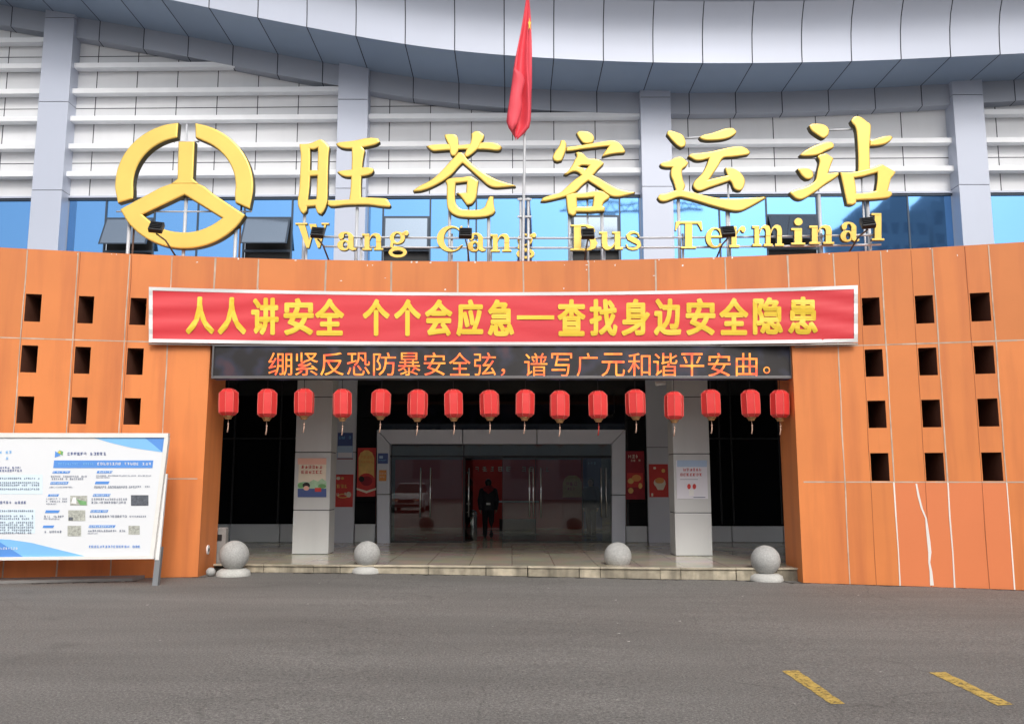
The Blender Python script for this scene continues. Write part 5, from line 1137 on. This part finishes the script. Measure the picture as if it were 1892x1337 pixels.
# ================================================================ PEOPLE
def remesh(mb, name, mat, parent, vox, label=None, smooth=2):
    o = obj(name, mb, mat, parent); md = o.modifiers.new('r', 'REMESH'); md.mode = 'VOXEL'; md.voxel_size = vox; md.use_smooth_shade = True
    s = o.modifiers.new('s', 'SMOOTH'); s.iterations = smooth; s.factor = .5
    dg = bpy.context.evaluated_depsgraph_get(); dg.update(); me = bpy.data.meshes.new_from_object(o.evaluated_get(dg)); old = o.data; o.modifiers.clear(); o.data = me; me.name = name
    bpy.data.meshes.remove(old)
    if not me.materials: me.materials.append(mat)
    if label: o['label'] = label
    return o
def limb(mb, pts, rs, seg=14):
    mb.tube(pts, rs, seg)
    for p, r in ((pts[0], rs[0]), (pts[-1], rs[-1])): mb.ball(p, r, 0, 14, 8)
def person(name, label, base, H, rz, stride, jacket, hoodm, scarf=True):
    t = thing(name, label, 'person', base); x0, y0, z0 = base; k = H / 1.7; R = Matrix.Rotation(rz, 3, 'Z')
    def P(x, y, z): v = R @ Vector((x * k, y * k, z * k)); return Vector((x0, y0, z0)) + v
    def Rr(*r): return [q * k for q in r]
    sd = (-1, 1); b = MB()
    # body: head, neck, trunk, arms with hands, legs, feet
    b.ball(P(0, .02, 1.58), .098 * k, 0, 20, 14, (.86, 1.0, 1.18)); b.ball(P(0, .06, 1.53), .07 * k, 0, 16, 10, (.85, .8, 1)); b.ball(P(0, .125, 1.565), .018 * k, 0, 10, 8, (.8, 1, 1.3))
    for s in sd: b.ball(P(s * .086, .015, 1.57), .026 * k, 0, 10, 8, (.4, .7, 1.2))
    limb(b, [P(0, .0, 1.40), P(0, .01, 1.50)], Rr(.055, .05))
    b.tube([P(0, 0, .86), P(0, 0, .98), P(0, 0, 1.12), P(0, 0, 1.28), P(0, 0, 1.38), P(0, 0, 1.43)], Rr(.145, .14, .14, .165, .15, .07), 18, flat=.68)
    st = stride; ft = ((-.09, st, .0), (.09, -st, .0)); hips = ((-.085, 0, .88), (.085, 0, .88)); knees = ((-.09, st * .75 + .04, .47), (.09, -st * .3 + .04, .48)); ank = ((-.09, st, .09), (.09, -st - .03, .11 if st else .09))
    for i in (0, 1): limb(b, [P(*hips[i]), P(*knees[i]), P(*ank[i])], Rr(.08, .056, .042)); limb(b, [P(ank[i][0], ank[i][1] - .03, ank[i][2] - .045), P(ank[i][0] + sd[i] * .01, ank[i][1] + .15, ank[i][2] - .06)], Rr(.04, .032))
    arms = []
    for i, s in enumerate(sd):
        sh = (s * .185, 0, 1.36); sw = -st * .6 * (1 if i == 0 else -1); el = (s * .245, sw * .4 - .02, 1.08); wr = (s * .235, sw + .04, .86); arms.append((sh, el, wr)); limb(b, [P(*sh), P(*el), P(*wr)], Rr(.052, .04, .028))
        hx, hy, hz = wr; limb(b, [P(hx, hy, hz - .02), P(hx, hy + .01, hz - .075)], Rr(.028, .033))
        for j, (o_, ln) in enumerate(((-.026, .06), (-.009, .07), (.009, .066), (.026, .052))): limb(b, [P(hx, hy + o_, hz - .09), P(hx - s * .008, hy + o_ + .004, hz - .09 - ln * .5), P(hx - s * .03, hy + o_ + .008, hz - .09 - ln)], Rr(.0095, .009, .008), 8)
        limb(b, [P(hx, hy + .025, hz - .045), P(hx - s * .015, hy + .05, hz - .075), P(hx - s * .02, hy + .055, hz - .10)], Rr(.012, .010, .008), 8)
    remesh(b, 'body', M_SKIN, t, .0075 * k, smooth=1)
    j = MB()
    j.tube([P(0, 0, .80), P(0, 0, .92), P(0, 0, 1.10), P(0, 0, 1.28), P(0, 0, 1.39), P(0, 0, 1.455)], Rr(.215, .21, .205, .222, .19, .09), 20, flat=.76)
    for sh, el, wr in arms: limb(j, [P(*sh), P(*el), P(*wr)], Rr(.085, .075, .058)); limb(j, [P(sh[0] * .6, 0, 1.38), P(*sh)], Rr(.08, .075))
    remesh(j, 'jacket', jacket, t, .012 * k)
    q = MB()
    for i in (0, 1): limb(q, [P(*hips[i]), P(*knees[i]), P(ank[i][0], ank[i][1], ank[i][2] + .0)], Rr(.105, .08, .064))
    limb(q, [P(-.07, 0, .88), P(.07, 0, .88)], Rr(.12, .12)); remesh(q, 'trousers', M_TROUSER, t, .012 * k)
    for i in (0, 1):
        s_ = MB(); limb(s_, [P(ank[i][0], ank[i][1] - .04, ank[i][2] - .045), P(ank[i][0], ank[i][1] + .06, ank[i][2] - .05), P(ank[i][0] + sd[i] * .01, ank[i][1] + .17, ank[i][2] - .055)], Rr(.048, .046, .036)); remesh(s_, 'shoe', M_SHOE, t, .01 * k)
    h = MB(); h.ball(P(0, -.005, 1.605), .108 * k, 0, 20, 14, (.9, .98, 1.06)); h.ball(P(0, -.03, 1.55), .095 * k, 0, 16, 10, (.88, .75, 1.0)); remesh(h, 'hair', M_HAIR, t, .012 * k)
    if hoodm:
        g = MB(); limb(g, [P(-.09, -.10, 1.42), P(0, -.14, 1.36), P(.09, -.10, 1.42)], Rr(.07, .09, .07)); limb(g, [P(-.08, .05, 1.46), P(-.09, -.06, 1.46), P(0, -.10, 1.47), P(.09, -.06, 1.46), P(.08, .05, 1.46)], Rr(.04, .05, .055, .05, .04)); remesh(g, 'hood', hoodm, t, .012 * k)
        e = MB(); e.box(-.06, .06, -.158, -.150, .96, 1.02); e.v = [tuple(P(*w)) for w in [(w[0], w[1], w[2]) for w in e.v]]; obj('jacket_print', e, M_WHITE, t)
    return t
pf = at_z(902, 993, PZ); person('person', 'person in a dark jacket with red hood walking in through the glass door', (pf.x, pf.y - .05, PZ), 1.60, .04, .12, M_JACKET, M_HOODRED)
pf = at_z(1093, 988, PZ); person('person', 'dark clothed person standing inside behind the right glass', (pf.x, pf.y, PZ), 1.63, 2.6, .0, M_JACKET, None)

# ================================================================ ACROSS THE STREET (seen mirrored in the glass)
def tower(name, label, x0, x1, y0, y1, h, nx, nz):
    t = thing(name, label, 'building', ((x0 + x1) / 2, y1, 0)); m = MB(); m.box(x0, x1, y0, y1, -.5, h); m.box(x0 + (x1 - x0) * .3, x1 - (x1 - x0) * .3, y0 + 1, y1 - 1, h, h + 2.6); w = obj('wall', m, M_TOWER, t)
    m = MB()
    for i in range(nx):
        for j in range(nz):
            a = x0 + (x1 - x0) * (i + .22) / nx; b = x0 + (x1 - x0) * (i + .78) / nx; z = 1.5 + (h - 2) * (j + .1) / nz; z1 = 1.5 + (h - 2) * (j + .68) / nz
            m.box(a, b, y1, y1 + .04, z, z1)
    obj('window_grid', m, M_TOWERWIN, t); return t
tower('apartment_tower', 'tall grey apartment tower mirrored in the right upper windows, wider of the pair', 41.5, 49.0, -72, -60, 35.0, 5, 11)
tower('apartment_tower', 'tall grey apartment tower mirrored in the right upper windows, beside the pilaster', 50.5, 57.5, -74, -62, 37.0, 4, 12)
tower('apartment_tower', 'lower grey block mirrored at the foot of the right upper windows', 32, 41, -66, -58, 24.0, 5, 8)
tower('shop_building', 'long low building across the street mirrored in the dark porch glass', -50, 30, -44, -34, 11.0, 18, 3)
tower('shop_building', 'second low building across the street beyond the parking', 34, 90, -48, -38, 9.0, 14, 2)

# ================================================================ WHITE CAR PARKED BEHIND THE CAMERA (mirrored in the glass front)
cx_, cy_ = -5.6, -3.2
car = thing('parked_car', 'white car facing the terminal, mirrored in the fixed glass sheet left of the doors', 'car', (cx_, cy_, 0))
m = MB(); prof_ = [(-2.2, .35), (-2.25, .7), (-2.15, .98), (-1.2, 1.02), (-.9, 1.05), (.75, 1.02), (1.9, .88), (2.18, .72), (2.22, .42), (2.1, .28), (-2.1, .28)]
for sx, w in ((-1, .9), (1, .9)): m.face([(cx_ + sx * w, cy_ + y, z) for y, z in (prof_ if sx > 0 else prof_[::-1])], 0)
for p, q in zip(prof_, prof_[1:] + prof_[:1]): m.face([(cx_ - .9, cy_ + p[0], p[1]), (cx_ - .9, cy_ + q[0], q[1]), (cx_ + .9, cy_ + q[0], q[1]), (cx_ + .9, cy_ + p[0], p[1])], 0)
body = obj('body', m, M_CARW, car, weld=True); bv = body.modifiers.new('edge', 'BEVEL'); bv.width = .07; bv.segments = 3; bv.limit_method = 'ANGLE'
m = MB(); m.hexa([(cx_ - .82, cy_ - 2.0, 1.0), (cx_ + .82, cy_ - 2.0, 1.0), (cx_ + .82, cy_ + .85, 1.0), (cx_ - .82, cy_ + .85, 1.0), (cx_ - .62, cy_ - 1.55, 1.52), (cx_ + .62, cy_ - 1.55, 1.52), (cx_ + .62, cy_ + .05, 1.52), (cx_ - .62, cy_ + .05, 1.52)][:8], 0, .5, .05); obj('windscreen', m, M_GLASSBLK, car)
m = MB(); m.hexa([(cx_ - .64, cy_ - 1.6, 1.49), (cx_ + .64, cy_ - 1.6, 1.49), (cx_ + .64, cy_ + .1, 1.49), (cx_ - .64, cy_ + .1, 1.49), (cx_ - .58, cy_ - 1.5, 1.56), (cx_ + .58, cy_ - 1.5, 1.56), (cx_ + .58, cy_, 1.56), (cx_ - .58, cy_, 1.56)], 0, .5, .02); obj('roof', m, M_CARW, car)
m = MB(); m.box(cx_ - .42, cx_ + .42, cy_ + 2.16, cy_ + 2.25, .52, .70, 0, .5, .02); m.box(cx_ - .7, cx_ + .7, cy_ + 2.14, cy_ + 2.23, .33, .44, 0, .5, .02); obj('grille', m, M_BLACK, car)
for sx in (-1, 1):
    m = MB(); m.hexa([(cx_ + sx * .5 - .2, cy_ + 2.05, .6), (cx_ + sx * .5 + .2, cy_ + 2.05, .6), (cx_ + sx * .5 + .2, cy_ + 2.24, .6), (cx_ + sx * .5 - .2, cy_ + 2.24, .6), (cx_ + sx * .55 - .2, cy_ + 2.0, .76), (cx_ + sx * .55 + .2, cy_ + 2.0, .76), (cx_ + sx * .55 + .2, cy_ + 2.22, .76), (cx_ + sx * .55 - .2, cy_ + 2.22, .76)], 0, .5, .02); obj('headlight', m, M_STEEL, car)
    for wy in (-1.35, 1.4):
        m = MB(); m.tube([(cx_ + sx * .70, cy_ + wy, .33), (cx_ + sx * .92, cy_ + wy, .33)], .33, 24, 0); wh = obj('wheel', m, M_RUBBER, car)
        m = MB(); m.tube([(cx_ + sx * .90, cy_ + wy, .33), (cx_ + sx * .935, cy_ + wy, .33)], .2, 20, 0); obj('rim', m, M_STEEL, wh)
    m = MB(); m.ball((cx_ + sx * 1.0, cy_ + .55, 1.08), .1, 0, 12, 8, (1.1, .6, .8)); obj('mirror', m, M_CARW, car)

tower('apartment_tower', 'broad grey block mirrored low in the middle upper windows', -7, 9, -80, -66, 27.5, 9, 8)
crane = thing('tower_crane', 'yellow tower crane mirrored in the upper window behind the character 客', 'crane', (6.5, -60, 0)); m = MB()
for dx in (-.8, .8):
    for dy in (-.8, .8): m.tube([(6.5 + dx, -60 + dy, 0), (6.5 + dx, -60 + dy, 35)], .14, 5)
for k in range(17):
    z = 1 + 2 * k
    for dy in (-.8, .8): m.tube([(5.7, -60 + dy, z), (7.3, -60 + dy, z + 2)], .07, 4); m.tube([(7.3, -60 + dy, z), (5.7, -60 + dy, z + 2)], .07, 4)
obj('mast', m, M_TOWERWIN, crane)
m = MB(); m.tube([(2.0, -60, 35.5), (22, -60, 35.5)], .18, 5); m.tube([(2, -60, 37), (22, -60, 36.2)], .12, 5)
for k in range(14): x = 2.5 + 1.35 * k; m.tube([(x, -60, 35.5), (x + .7, -60, 36.8)], .06, 4); m.tube([(x + .7, -60, 36.8), (x + 1.35, -60, 35.5)], .06, 4)
obj('jib', m, M_TOWERWIN, crane)
m = MB(); m.box(7.4, 9.2, -60.8, -59.2, 32.6, 35.0, 0, .5, .1); obj('cab', m, M_TOWER, crane)
